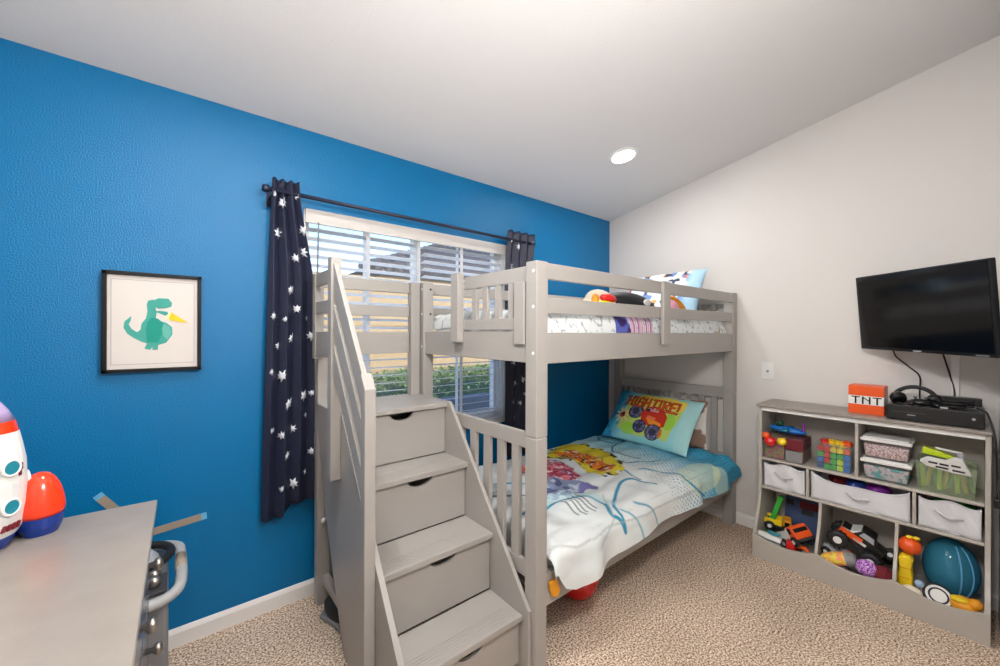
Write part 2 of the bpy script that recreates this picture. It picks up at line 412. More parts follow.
flat([(.435, .723), (.489, .735), (.522, .596), (.511, .531), (.62, .499), (.68, .455), (.685, .378), (.62, .291), (.537, .268), (.533, .218), (.478, .22), (.478, .248), (.457, .221), (.398, .234), (.424, .286), (.37, .304), (.293, .342), (.233, .385), (.196, .447), (.207, .509), (.272, .562), (.267, .52), (.246, .478), (.272, .436), (.326, .4), (.359, .425), (.37, .488), (.413, .541), (.428, .616), (.42, .68)], 2, 1)
flat([(.489, .729), (.543, .752), (.641, .751), (.68, .708), (.674, .668), (.62, .652), (.543, .644), (.511, .656), (.511, .617), (.554, .622), (.63, .615), (.641, .593), (.609, .571), (.565, .59), (.511, .607), (.489, .596)], 2, 2)
flat([(.467, .552), (.533, .542), (.587, .499), (.576, .379), (.537, .294), (.424, .297), (.413, .425), (.424, .499)], 3, 2)
flat([(.598, .488), (.663, .455), (.674, .389), (.63, .324), (.587, .368), (.576, .445)], 4, 3)
flat([(.646, .598), (.674, .609), (.652, .521), (.62, .543)], 6, 3); flat([(.674, .609), (.859, .499), (.685, .521), (.646, .543)], 5, 4)
flat([(.565, .70), (.58, .70), (.58, .688), (.565, .688)], 3, 4)
pr.build('print', pm_, t)

# tape strips on the blue wall
for (x0, z0, x1, z1, lab) in [(-3.424, .728, -3.372, .655, 'short tan tape strip on blue wall above the dresser edge'), (-3.26, .527, -3.07, .545, 'long tan tape strip stuck slanting on blue wall beside the dresser')]:
    d = Vector((x1 - x0, 0, z1 - z0)); L = d.length; n = Vector((-d.z, 0, d.x)).normalized() * .015; d.normalize()
    m = MB()
    def quad(a, c, k):
        p = Vector((x0, 0, z0)) + d * a; r = Vector((x0, 0, z0)) + d * c
        m.mt(k); f = [p + n, r + n, r - n, p - n]; m.add([(v.x, -.003, v.z) for v in f] + [(v.x, -.0005, v.z) for v in f], [(0, 1, 2, 3), (7, 6, 5, 4), (0, 4, 5, 1), (1, 5, 6, 2), (2, 6, 7, 3), (3, 7, 4, 0)])
    if 'short' in lab: quad(0, .018, 1); quad(.018, L, 0)
    else: quad(0, L - .02, 0); quad(L - .02, L, 1)
    tag(m.build('tape_strip', ['tape', 'tape_end']), lab, 'tape', 'tape strips on the blue wall')

# wall plate
t = thing('wall_plate', 'white cable socket plate on the grey wall beside the bunk bed', 'wall plate', (0, -1.303, 1.123))
box_part('cover_plate', (-.007, -.0005, -1.34, -1.266, 1.065, 1.181), 'white_plastic', t, .003)
MB().cyl((-.016, -1.303, 1.123), (-.006, -1.303, 1.123), .007, 12).build('socket', 'nickel', t)

# ceiling lamps
def can(x, y, label, watts=10):
    a = -math.atan(SL); z = cz(y)
    t = thing('ceiling_light', label, 'light', (x, y, z), (a, 0, 0), 'recessed ceiling lights', world=False)
    MB().lathe([(.0, -.001), (.097, -.001), (.097, -.006), (.078, -.012), (.074, -.006), (.0, -.006)], 40).build('trim_ring', 'white', t, smooth=False)
    MB().lathe([(0, -.0105), (.06, -.0095), (.0735, -.0065), (0, -.006)], 40).build('lens', 'lens', t, smooth=True)
    ld = bpy.data.lights.new('ceiling_light_lamp', 'AREA'); ld.shape = 'DISK'; ld.size = .15; ld.energy = watts; ld.color = (1, .985, .96)
    lo = bpy.data.objects.new('ceiling_light_lamp', ld); C.objects.link(lo); lo.parent = t; lo.location = (0, 0, -.016)
FILL_GLOBE = 92
can(-.86, -.71, 'round recessed ceiling light above the bunk bed, in the sloping ceiling')
can(-2.95, -.98, 'round recessed ceiling light above the left end of the window, outside the picture', 20)

# ------------------------------------------------------------------ bunk bed
G = 'grey_wood'
bed = thing('bunk_bed', 'grey painted wooden twin bunk bed with guard rails against the blue wall', 'bunk bed', (-1.04, -.62, 0))
for x0 in (-2.063, -.085):
    for y0 in (-1.11, -.178):
        m = MB(); x1 = x0 + .065 + (.005 if x0 > -1 else 0)
        m.box(x0, x1, y0, y0 + .065, 0, .952).box(x0 + .002, x1 - .002, y0 + .002, y0 + .063, .951, .957).box(x0, x1, y0, y0 + .065, .956, 1.676)
        p = m.build('post', G, bed, bevel=.004)
        if x0 < -1:
            for z in (1.30, 1.49, 1.635):
                MB().cyl((x0 - .002, y0 + .020, z), (x0 + .004, y0 + .020, z), .007, 10).build('bolt_cap', 'white', p)
                if y0 > -.5: MB().cyl((x0 + .045, y0 - .002, z), (x0 + .045, y0 + .004, z), .007, 10).build('bolt_cap', 'dark_grey', p)
XA, XB = -1.999, -.085
for y0 in (-1.105, -.145):
    box_part('side_rail', (XA, XB, y0, y0 + .025, 1.255, 1.383), G, bed)
    box_part('guard_rail', (XA, XB, y0, y0 + .022, 1.606, 1.673), G, bed)
    box_part('guard_rail', (XA, XB, y0, y0 + .022, 1.465, 1.53), G, bed)
    box_part('side_rail', (XA, XB, y0, y0 + .025, .25, .385), G, bed)
box_part('guard_upright', (-1.095, -1.015, -1.128, -1.106, 1.318, 1.674), G, bed, .006)
box_part('slat_deck', (XA, XB, -1.078, -.122, 1.262, 1.274), G, bed)
box_part('slat_deck', (XA, XB, -1.078, -.122, .27, .285), G, bed)
# end boards
for xe, name in ((-2.052, 'entry'), (-.062, 'head')):
    box_part('end_rail', (xe, xe + .025, -1.044, -.115, 1.258, 1.388), G, bed)
    y1 = -.578 if name == 'entry' else -.115
    pn = MB().box(xe, xe + .022, -1.044, y1, 1.598, 1.662).build('end_guard_rail', G, bed, bevel=.003)
    MB().box(xe, xe + .022, -1.044, y1, 1.395, 1.448).build('end_guard_rail', G, bed, bevel=.003)
    if name == 'entry': box_part('end_guard_upright', (xe - .012, xe + .012, -1.036, -.971, 1.333, 1.598), G, bed)
    for yc in ([-.662, -.748, -.842, -.935] if name == 'entry' else [-.26 - .1 * k for k in range(8)]):
        box_part('spindle', (xe + .002, xe + .02, yc - .018, yc + .018, 1.44, 1.605), G, pn, .002)
box_part('entry_post', (-2.092, -2.053, -.578, -.512, 1.333, 1.682), G, bed, .004)
foot = MB().box(-2.052, -2.028, -1.044, -.115, .9, .966).build('footboard_rail', G, bed, bevel=.003)
MB().box(-2.052, -2.028, -1.044, -.115, .36, .428).build('footboard_rail', G, bed, bevel=.003)
for yc in (-.23, -.335, -.44, -.545, -.655, -.765, -.867, -.968): box_part('spindle', (-2.05, -2.03, yc - .0235, yc + .0235, .42, .905), G, foot, .002)
hd = MB().box(-.062, -.036, -1.044, -.115, .908, .984).build('headboard_rail', G, bed, bevel=.003)
MB().box(-.062, -.036, -1.044, -.115, .42, .5).build('headboard_rail', G, bed, bevel=.003)
for k in range(9):
    yc = -.225 - k * .093; box_part('spindle', (-.059, -.039, yc - .022, yc + .022, .49, .915), G, hd, .002)

# ------------------------------------------------------------------ staircase with drawers
st = thing('storage_staircase', 'grey wooden bunk bed staircase with four drawer steps and a slatted handrail', 'staircase', (-2.34, -.57, 0))
SX0, SX1 = -2.606, -2.083
MB().prism([(-.08, 0), (-.08, 1.02), (-.49, 1.022), (-1.088, .255), (-1.091, 0)], 'x', -2.083, -2.065).build('side_panel', G, st, bevel=.002)
MB().prism([(-.097, 1.022), (-.49, 1.022), (-1.088, .255), (-1.091, 0), (-.53, 0), (-.37, .3), (-.25, .55), (-.16, .8)], 'x', -2.628, -2.606).build('side_panel', G, st, bevel=.002)
MB().box(SX0, SX1, -.12, -.1, .1, .97).build('back_panel', G, st)
for k, (zt, yn, yb) in enumerate([(1.018, -.472, -.08), (.752, -.660, -.444), (.487, -.858, -.638), (.226, -1.055, -.838)]):
    tr = MB().box(SX0, SX1, yn, yb, zt - .025, zt)
    tr.build('tread', G, st, bevel=.003)
    if k:
        gr = MB()
        for j in range(6): gr.box(SX0 + .02, SX1 - .01, yn + .014 + j * .013, yn + .02 + j * .013, zt - .001, zt + .0015)
        gr.build('anti_slip_ridge', G, st)
    # drawer front with a half round finger notch, and its tray behind
    zlo = (.757, .492, .231, .02)[k]; zhi = zt - .03; xc = (SX0 + SX1) / 2 + .016; yf = yn + .02
    poly = [(SX0 + .003, zlo), (SX1 - .003, zlo), (SX1 - .003, zhi)]
    for j in range(13):
        a = PI * j / 12; poly.append((xc + .062 * math.cos(a), zhi - .034 * math.sin(a)))
    poly.append((SX0 + .003, zhi))
    d = MB().prism(poly, 'y', yf, yf + .016).build('drawer', G, st, bevel=.0015)
    MB().box(SX0 + .01, SX1 - .01, yf + .016, yb if k else -.13, zlo + .004, zlo + .012).box(SX0 + .01, SX0 + .02, yf + .016, yb if k else -.13, zlo, zhi - .05).box(SX1 - .02, SX1 - .01, yf + .016, yb if k else -.13, zlo, zhi - .05).build('drawer_tray', 'dark_grey', d)
box_part('back_leg', (-2.628, -2.566, -.125, -.068, 0, 1.262), G, st, .004)
MB().at((-2.6, -.128, .43)).lathe([(0, -.016), (.008, -.014), (.014, -.006), (.006, 0), (.006, .004), (0, .004)], 12, 'y').build('knob', 'white_plastic', st, smooth=True)
box_part('stretcher', (-2.6, -2.57, -.36, -.12, .1, .15), G, st)
box_part('guard_post', (-2.65, -2.606, -.152, -.108, 1.25, 1.672), G, st, .003)
box_part('guard_post', (-2.126, -2.072, -.15, -.1, 1.018, 1.672), G, st, .003)
for z0, z1 in ((1.608, 1.67), (1.472, 1.53), (1.264, 1.385)):
    box_part('guard_rail', (-2.608, -2.13, -.13, -.108, z0, z1), G, st, .002)
    box_part('guard_rail', (-2.644, -2.622, -.438, -.15, z0, z1), G, st, .002)
box_part('handrail_post', (-2.672, -2.629, -.485, -.436, .745, 1.705), G, st, .003)
MB().prism([(-.868, .17), (-.828, .17), (-.828, 1.235), (-.868, 1.18)], 'x', -2.670, -2.629).build('handrail_post', G, st, bevel=.003)
for za, h in ((1.70, .122), (1.52, .115), (1.345, .112)):
    MB().prism([(-.470, za), (-.83, za - .485), (-.83, za - .485 - h), (-.470, za - h)], 'x', -2.662, -2.643).build('handrail_slat', G, st, bevel=.002)

# things tucked behind the stairs
sh = thing('shoe', 'black shoe on the carpet behind the staircase panel', 'shoe', (-2.57, -.30, 0))
MB().at((-2.575, -.30, .0), (0, 0, .3)).prism([(-.05, -.10), (.0, -.125), (.045, -.09), (.04, .0), (.045, .09), (.0, .12), (-.045, .09), (-.04, 0)], 'z', .0, .022).build('sole', 'grey', sh, bevel=.005)
MB().at((-2.575, -.29, .045), (.1, 0, .3)).ell((0, 0, 0), (.042, .10, .042), 16, 10, lambda d: 1 + .25 * max(0, d.y) * max(0, d.z)).build('upper', 'black_soft', sh, smooth=True)

# ------------------------------------------------------------------ bedding
tag(MB().box(-1.985, -.1, -1.074, -.178, .288, .47).build('mattress', 'mattress', bevel=.03), 'white mattress of the lower bunk, under the printed comforter', 'mattress')
tag(MB().box(-1.985, -.1, -1.074, -.155, 1.277, 1.42).build('mattress', 'mattress', bevel=.03), 'white mattress of the upper bunk', 'mattress')

def comforter(lower):
    nu, nv = (330, 230) if lower else (300, 120)
    vs = np.zeros((nu + 1, nv + 1, 3)); S = np.zeros((nu + 1, nv + 1)); X = np.zeros((nu + 1, nv + 1))
    if lower:
        zt, yb, yr, yo = .508, -.178, -1.075, -1.145
        hx = [-1.99, -1.955, -1.92, -1.86, -1.8, -1.7, -1.55, -1.3, -1., -.7, -.35, -.12, 0]; hz = [.46, .37, .32, .294, .294, .305, .335, .362, .36, .352, .345, .352, .372]
    else:
        zt, yb, yr, yo = 1.49, -.152, -1.0, -1.074
        hx = [-2, 0]; hz = [1.385, 1.385]
    for i in range(nu + 1):
        fu = i / nu
        for j in range(nv + 1):
            hem = float(np.interp(-1.98 + 1.95 * fu, hx, hz))
            r = abs(yo - yr); top = abs(yr - yb); arc = r * 1.4; drop = max(.02, zt - r - hem); back = .05
            s = (j / nv) * (back + top + arc + drop)
            if s < back: y, z = yb, zt - back + s - .012 * (1 - s / back)
            elif s < back + top: y, z = yb - (s - back), zt
            elif s < back + top + arc:
                a = (s - back - top) / arc * PI / 2; y, z = yr - r * math.sin(a), zt - r * (1 - math.cos(a))
            else: y, z = yo, zt - r - (s - back - top - arc)
            dr = max(0., s - back - top)
            if lower:
                k = min(1, max(0, (dr - .05) / .05)); xe = -.092 + .048 * k
                x = -1.988 + (xe + 1.988) * fu
            else: x = -1.988 + (1.988 - .095) * fu
            crown = .012 * math.sin(PI * min(1, max(0, (s - back) / top)))
            puff = .016 * nz(x * 4, s * 5, 1) + .009 * nz(x * 11, s * 12, 4) + .004 * math.sin(s * 42 + .8 * math.sin(x * 5))
            ed = min(1, (fu * 1.9) / .05, (1 - fu) * 1.9 / .09); ed = max(0, ed); 
            endf = math.sqrt(max(0, 1 - (1 - ed) ** 2))
            fl = min(1, max(0, (dr - r) / .12))
            ny = -1 if dr > .04 else 0
            if dr <= .04: z += crown + puff * (1 if s > .06 else 0)
            if s > back and dr <= .14: z -= (.045 if lower else .09) * (1 - endf)
            if dr > .04:
                y -= (.5 + fl) * .012 * (1 + math.sin(x * 13 + nz(x * 3, 2) * 4)) * (1 if lower else .25) + abs(puff) * .4 * (1 if lower else .4)
            vs[i, j] = (x, y, z); S[i, j] = yb - (s - back); X[i, j] = x
    V = vs.reshape(-1, 3); m = MB(); m.v = [tuple(p) for p in V]
    for i in range(nu):
        for j in range(nv): m.f.append((i * (nv + 1) + j, (i + 1) * (nv + 1) + j, (i + 1) * (nv + 1) + j + 1, i * (nv + 1) + j + 1)); m.mi.append(0)
    o = m.build('comforter', 'bed_print', smooth=True, weld=False)
    x = X.ravel(); s = S.ravel(); n = len(x)
    col = np.tile(L3((226, 231, 231)), (n, 1))
    def mixc(mask, c): 
        k = np.clip(mask, 0, 1)[:, None]; col[:] = col * (1 - k) + L3(c)[None] * k
    if lower:
        s1 = hashn(x, s, 4)
        # light teal field growing to the head end, halftone dots
        g = np.clip((x + 1.15 + .45 * (s + .25)) / .6, 0, 1)
        mixc(g * .9, (150, 210, 224))
        mixc(np.clip((-.85 - s) / .25, 0, 1) * np.clip((-.62 - x) / .25, 0, 1) * .9, (226, 231, 231))
        mixc(np.clip((hashn(x, s, 9) - .45) * 2, 0, 1) * (x < -1.0) * .25, (190, 214, 220))
        hd_ = np.clip((x + .86 + .35 * (-s - .65)) / .6, 0, 1)
        a = (x + s) * 31; bb = (x - s) * 31
        dot = np.hypot(a - np.round(a), bb - np.round(bb))
        mixc((dot < .14 + .42 * hd_) * (hd_ > .03) * .8, (66, 158, 190))
        mixc(np.clip((x + .62 + .32 * (-s - .8)) / .42, 0, 1) * .9, (36, 148, 194))
        mixc((dot < .24) * (hd_ > .6) * .7, (128, 206, 222))
        blot = (np.hypot((x + .62) / .22, (s + 1.12) / .10) < 1) * .55 + (np.hypot((x + .42) / .10, (s + 1.2) / .09) < 1) * .5
        mixc(blot, (206, 224, 196))
        P = {'yellow': [(-1.07, -.23), (-.86, -.16), (-.71, -.28), (-.74, -.49), (-.85, -.67), (-.95, -.79), (-1.09, -.82), (-1.19, -.78), (-1.17, -.69), (-1.12, -.53), (-1.11, -.38), (-1.19, -.34)],
             'orange': [(-1.08, -.28), (-.9, -.33), (-.88, -.49), (-.96, -.71), (-1.07, -.79), (-1.13, -.75), (-1.10, -.63), (-1.07, -.47), (-1.09, -.36)],
             'pink': [(-1.26, -.30), (-1.18, -.49), (-1.23, -.64), (-1.3, -.73), (-1.43, -.73), (-1.55, -.6), (-1.5, -.4)],
             'grey': [(-1.53, -.62), (-1.34, -.74), (-1.38, -.85), (-1.54, -.87), (-1.70, -.77), (-1.66, -.66)], 'oval': [(-1.37, -.77), (-1.33, -.82), (-1.38, -.88), (-1.45, -.85)]}
        jx = x + .03 * (hashn(x, s, 22) - .5) * 2; js = s + .03 * (hashn(s, x, 22) - .5) * 2
        b1 = hashn(x, s, 28); b2 = hashn(x + 5, s, 40); b3 = hashn(x, s + 9, 60)
        mixc(in_poly(jx, js, [(a * 1.0, c) for a, c in P['yellow']]), (226, 208, 62))
        inner = in_poly(jx, js, P['orange'])
        mixc(inner & (b1 > .30), (222, 120, 40)); mixc(inner & (b2 > .70), (96, 60, 44)); mixc(inner & (b3 > .78), (226, 226, 226)); mixc(inner & (b1 < .22), (176, 44, 30))
        ring = dist_line(jx, js, P['yellow'] + P['yellow'][:1])
        mixc((ring < .014) & (b2 > .55), (60, 64, 50))
        pk = in_poly(jx, js, P['pink']); mixc(pk, (212, 130, 150)); mixc(pk & (b1 > .6), (180, 62, 84)); mixc(pk & (b2 > .72), (120, 84, 130)); mixc(pk & (b3 > .8), (240, 214, 214)); mixc(pk & (b1 < .2), (214, 110, 70))
        gy = in_poly(jx, js, P['grey']); mixc(gy, (138, 152, 184)); mixc(gy & (b2 > .62), (196, 206, 222)); mixc(gy & (b1 < .3), (92, 98, 140))
        mixc(in_poly(jx, js, P['oval']), (112, 112, 168))
        dk = (46, 142, 176)
        for pts, wd, c in [([(-1.80, -.88), (-1.64, -.86), (-1.51, -.92), (-1.48, -1.02), (-1.54, -1.1), (-1.52, -1.13), (-1.50, -1.19)], .0105, dk),
                           ([(-1.50, -1.19), (-1.47, -1.07), (-1.28, -.96), (-1.15, -.92), (-1.05, -.96), (-1.03, -1.05)], .0085, dk),
                           ([(-.46, -.22), (-.53, -.29), (-.53, -.36), (-.45, -.42), (-.37, -.41)], .007, (40, 120, 150)),
                           ([(-.44, -.43), (-.62, -.47), (-.73, -.57), (-.75, -.66), (-.69, -.74)], .0075, (40, 120, 150)),
                           ([(-.88, -.75), (-.78, -.78), (-.62, -.85)], .006, dk), ([(-1.0, -.82), (-1.04, -.9), (-1.03, -.95)], .006, dk),
                           ([(-.91, -.87), (-.77, -1.03), (-.8, -1.11), (-.74, -1.18), (-.63, -1.24)], .0075, dk),
                           ([(-1.46, -1.1), (-1.39, -1.18), (-1.36, -1.3)], .006, (120, 176, 196)), ([(-1.34, -1.1), (-1.25, -1.15), (-1.19, -1.26), (-1.17, -1.32)], .006, (110, 170, 192)),
                           ([(-1.9, -.45), (-1.75, -.5), (-1.6, -.62), (-1.75, -.8), (-1.9, -.85)], .008, dk),
                           ([(-1.95, -.6), (-1.8, -.66), (-1.7, -.75)], .008, (90, 110, 140))]:
            mixc(np.clip((wd - dist_line(x, s, smooth_line(pts))) / .006 + .5, 0, 1), c)
        halo = dist_line(x, s, smooth_line([(-1.80, -.84), (-1.64, -.82), (-1.5, -.88), (-1.44, -1.02)]))
        mixc((halo < .035) * .45, (180, 220, 228))
        for k in range(5): mixc(np.clip((.0045 - dist_line(x, s, [(-1.52 - .03 * k, -.86), (-1.56 - .035 * k, -1.03 - .02 * (k % 2))])) / .004 + .5, 0, 1) * .9, (50, 60, 80))
        for pts in ([(-2.0, -1.10), (-1.85, -1.15), (-1.6, -1.14), (-1.3, -1.16), (-.7, -1.17)], [(-1.4, -.95), (-1.55, -1.12), (-1.7, -1.2)]):
            mixc((dist_line(x, s, pts) < .005) * .5, (160, 172, 168))
    else:
        b1 = hashn(x, s, 26); wv = np.abs(np.sin(x * 60 + 9 * hashn(x, s, 12)) * np.sin(s * 55 + 8 * hashn(s, x, 10)))
        mixc((wv < .045) * .7, (110, 106, 120)); 
        jx = x + .012 * (hashn(x, s, 30) - .5)
        pb = (jx > -1.475) & (jx < -1.345); mixc(pb, (84, 92, 170)); mixc(pb & (b1 > .62), (206, 190, 220)); mixc(pb & (b1 < .25), (52, 36, 92))
        ps = (jx > -1.345) & (jx < -1.12); mixc(ps & (np.sin(x * 150) > -.1), (214, 168, 190)); mixc(ps & (np.sin(x * 150) < -.7), (130, 96, 140))
        mixc((np.hypot((x + .98) / .05, (s + 1.04) / .03) < 1) * 1., (70, 84, 170)); mixc(((x > -.32) & (x < -.2) & (b1 > .5)) * .7, (176, 150, 60))
    paint(o, col)
    return o
tag(comforter(True), 'white and teal printed comforter with yellow and orange burst on the lower bunk', 'comforter')
tag(comforter(False), 'white scribble print comforter with purple and pink band on the upper bunk', 'comforter')

FONT = {'H': ['10001'] * 3 + ['11111'] + ['10001'] * 3, 'I': ['111', '010', '010', '010', '010', '010', '111'], 'G': ['01110', '10001', '10000', '10111', '10001', '10001', '01110'],
        'T': ['11111'] + ['00100'] * 6, 'R': ['11110', '10001', '10001', '11110', '10100', '10010', '10001'], 'E': ['11111', '10000', '10000', '11110', '10000', '10000', '11111'],
        '!': ['1', '1', '1', '1', '1', '0', '1'], ' ': ['0'] * 7, 'N': ['10001', '11001', '10101', '10011', '10001', '10001', '10001']}

def pillow(name, label, w, h, T, colf, loc, X, Y, nu=150, nv=100):
    X = Vector(X).normalized(); Y = Vector(Y); Y = (Y - X * Y.dot(X)).normalized(); Z = X.cross(Y)
    m = MB(); U = []
    def sheet(sg):
        o = len(m.v)
        for j in range(nv + 1):
            for i in range(nu + 1):
                u = 2 * i / nu - 1; v = 2 * j / nv - 1
                e = (max(0, 1 - abs(u) ** 3.2) ** .55) * (max(0, 1 - abs(v) ** 3.2) ** .55)
                pin = 1 - .045 * (1 - abs(v) ** 2) * abs(u) ** 3 ; pin2 = 1 - .05 * (1 - abs(u) ** 2) * abs(v) ** 3
                t = T / 2 * e * (1 + .16 * nz(u * 2.2, v * 2.2, sg * 3 + w)) + .004 * nz(u * 8, v * 6, 2) * e
                m.v.append((u * w / 2 * pin, v * h / 2 * pin2, sg * t)); U.append((u, v, sg))
        for j in range(nv):
            for i in range(nu): m.f.append((o + j * (nu + 1) + i, o + j * (nu + 1) + i + 1, o + (j + 1) * (nu + 1) + i + 1, o + (j + 1) * (nu + 1) + i)); m.mi.append(0)
    sheet(1); sheet(-1)
    o = m.build(name, 'bed_print', smooth=True, weld=False)
    U = np.array(U); paint(o, colf(U[:, 0] * w / 2, U[:, 1] * h / 2, U[:, 2]))
    R = Matrix((X, Y, Z)).transposed().to_4x4(); o.matrix_basis = Matrix.Translation(loc) @ R
    return tag(o, label, 'pillow', 'pillows on the bunks')

def col_truck(x, y, sg):
    n = len(x); col = np.tile(L3((150, 214, 218)), (n, 1))
    def mixc(mask, c):
        k = np.clip(mask, 0, 1)[:, None]; col[:] = col * (1 - k) + L3(c)[None] * k
    b1 = hashn(x + 3, y, 40); b2 = hashn(x, y + 7, 70); b3 = hashn(x, y, 12)
    mixc(np.clip((-.17 - x) / .12, 0, 1), (44, 160, 204)); mixc(((hashn(x, y, 26) > .6) & (x < -.22)) * .6, (24, 100, 180))
    field = in_poly(x + .02 * (b3 - .5), y + .02 * (b1 - .5), [(-.22, .12), (-.1, .195), (.16, .2), (.26, .17), (.23, .0), (.19, -.17), (-.02, -.18), (-.22, -.16), (-.19, 0)])
    mixc(field * .9, (196, 214, 92)); mixc((field & (y > .06)) * np.clip((y - .06) / .04, 0, 1) * .9, (238, 206, 84))
    mixc(((np.hypot((x - .17) / .05, (y + .02) / .07) < 1)) * .8, (150, 214, 70)); mixc(((np.hypot((x + .12) / .06, (y + .14) / .05) < 1)) * .8, (150, 214, 70))
    a = np.arctan2(y + .03, x + .21); rr = np.hypot(x + .21, y + .03)
    mixc(rr < .05 + .025 * np.cos(9 * a), (236, 220, 150)); mixc((rr < .028) & (b1 > .4), (200, 90, 60)); mixc((rr < .02) & (b2 > .5), (70, 50, 50))
    # plain red truck with big grey wheels
    def wheel(cx, cy, r, c):
        d = np.hypot((x - cx) / r, (y - cy) / (r * 1.05)); mixc(d < 1, c); mixc((d < 1) & (b2 > .55), tuple(min(255, v + 46) for v in c)); mixc((d < .45), (62, 62, 84)); mixc((d > .88) & (d < 1), (40, 42, 60))
    wheel(-.105, .015, .062, (70, 74, 104))
    mixc(in_poly(x, y, [(-.06, .0), (-.03, .075), (.04, .085), (.11, .07), (.15, .01), (.15, -.07), (.09, -.10), (-.03, -.075)]), (206, 58, 40))
    mixc(in_poly(x, y, [(-.02, .06), (.03, .07), (.08, .06), (.07, .035), (-.01, .035)]), (214, 160, 170)); mixc(in_poly(x, y, [(-.03, .05), (.0, .06), (.01, .03), (-.02, .03)]), (60, 40, 60))
    mixc(in_poly(x, y, [(-.01, -.02), (.06, -.03), (.12, -.05), (.12, -.075), (.03, -.07)]) , (240, 150, 50)); mixc(in_poly(x, y, [(0, .0), (.07, -.01), (.06, -.03), (.0, -.02)]), (236, 120, 90))
    wheel(-.035, -.105, .052, (66, 68, 112)); wheel(.08, -.13, .062, (92, 96, 132)); mixc(np.hypot((x - .135) / .014, (y + .13) / .04) < 1, (214, 130, 60))
    # lettering
    txt = 'HIGH TIRE!'; cw = .0092; x0 = -.215; pen = x0
    for ch in txt:
        rows = FONT[ch]; W = len(rows[0])
        for k, grow in ((0, 1), (1, 0)):
            for rI, row in enumerate(rows):
                for cI, b_ in enumerate(row):
                    if b_ != '1': continue
                    gx = pen + cI * cw; gy = .165 - rI * .0145 - .10 * (pen - x0) * .3
                    xs = x - .30 * (y - gy) * 1.0
                    g = .004 if grow else 0
                    m_ = (xs > gx - g) & (xs < gx + cw + g) & (y < gy + g) & (y > gy - .0148 - g)
                    if grow: mixc(m_ & True, (92, 40, 24))
                    else: mixc(m_, (226, 84, 36))
        pen += (W + 1) * cw if ch != ' ' else cw * 1.2
    mixc(np.clip((x - .24) / .02, 0, 1), (166, 216, 218))
    col[sg < 0] = L3((170, 214, 218)); return col
# lettering pass order: draw outlines of every letter first
_old = col_truck
pillow('pillow', 'teal pillow with red lettering and a red truck on the lower bunk', .69, .455, .13, col_truck, (-.30, -.60, .705), (0.02, -.70, -.02), (.29, 0, .335), 260, 170)
def col_back(x, y, sg):
    col = np.tile(L3((222, 216, 206)), (len(x), 1)); b = hashn(x, y, 18)
    col[b > .62] = L3((150, 120, 104)); return col
pillow('pillow', 'cream and brown pillow tucked behind the teal printed pillow', .64, .36, .06, col_back, (-.112, -.63, .695), (0, -1, 0), (.02, 0, .42), 60, 40)
def col_upper(x, y, sg):
    n = len(x); col = np.tile(L3((226, 230, 236)), (n, 1)); b = hashn(x, y, 22); b2 = hashn(x + 4, y + 2, 34); b3 = hashn(x, y + 5, 15)
    col[b > .68] = L3((120, 150, 200)); col[(b2 > .76)] = L3((70, 74, 96)); col[(b2 > .6) & (b3 > .66)] = L3((222, 170, 90)); col[(b3 < .14)] = L3((198, 120, 110))
    e = np.clip((x - .19) / .05, 0, 1)[:, None]; col = col * (1 - e) + L3((170, 206, 226)) * e; return col
pillow('pillow', 'white pillow with blue pattern leaning on the upper bunk headboard', .62, .43, .14, col_upper, (-.27, -.66, 1.665), (0, -1, .02), (.2, 0, .36), 120, 80)

# plush toys on the upper bunk
t = thing('plush_toy', 'black plush toy with white spot and red and yellow head lying on the upper bunk', 'plush toy', (-1.25, -.95, 1.46))
MB().at((-1.13, -.95, 1.540), (0, .10, .0)).ell((0, 0, 0), (.25, .085, .072), 24, 14, lambda d: 1 - .15 * max(0, d.x) ** 2).build('body', 'black_soft', t, smooth=True)
MB().at((-1.10, -1.03, 1.556), (0.2, .1, .15)).ell((0, 0, 0), (.045, .01, .022)).build('spot', 'white', t, smooth=True)
hd = MB().at((-1.45, -.955, 1.540)).ell((0, 0, 0), (.085, .085, .072), 22, 14, lambda d: 1 + .05 * math.sin(6 * d.x + 4 * d.z)).build('head', 'cream', t, smooth=True)
MB().at((-1.462, -1.024, 1.560), (0, .1, .0)).ell((0, 0, 0), (.062, .03, .024)).build('patch', 'red', hd, smooth=True)
MB().at((-1.47, -1.022, 1.528), (0, .1, .0)).ell((0, 0, 0), (.07, .03, .02)).build('muzzle', 'lime', hd, smooth=True)
MB().at((-1.525, -.99, 1.55)).ell((0, 0, 0), (.02, .02, .035)).build('ear', 'amber', hd, smooth=True)
t = thing('plush_toy', 'small pink and amber plush toy beside the white pillow on the upper bunk', 'plush toy', (-.72, -1.0, 1.46))
MB().at((-.78, -1.0, 1.53)).ell((0, 0, 0), (.075, .05, .065)).build('body', 'pink', t, smooth=True)
MB().at((-.70, -1.0, 1.56), (0, .5, 0)).ell((0, 0, 0), (.11, .045, .028)).build('arm', 'amber', t, smooth=True)
MB().at((-.58, -1.0, 1.51)).ell((0, 0, 0), (.07, .045, .035)).build('foot', 'cream', t, smooth=True)

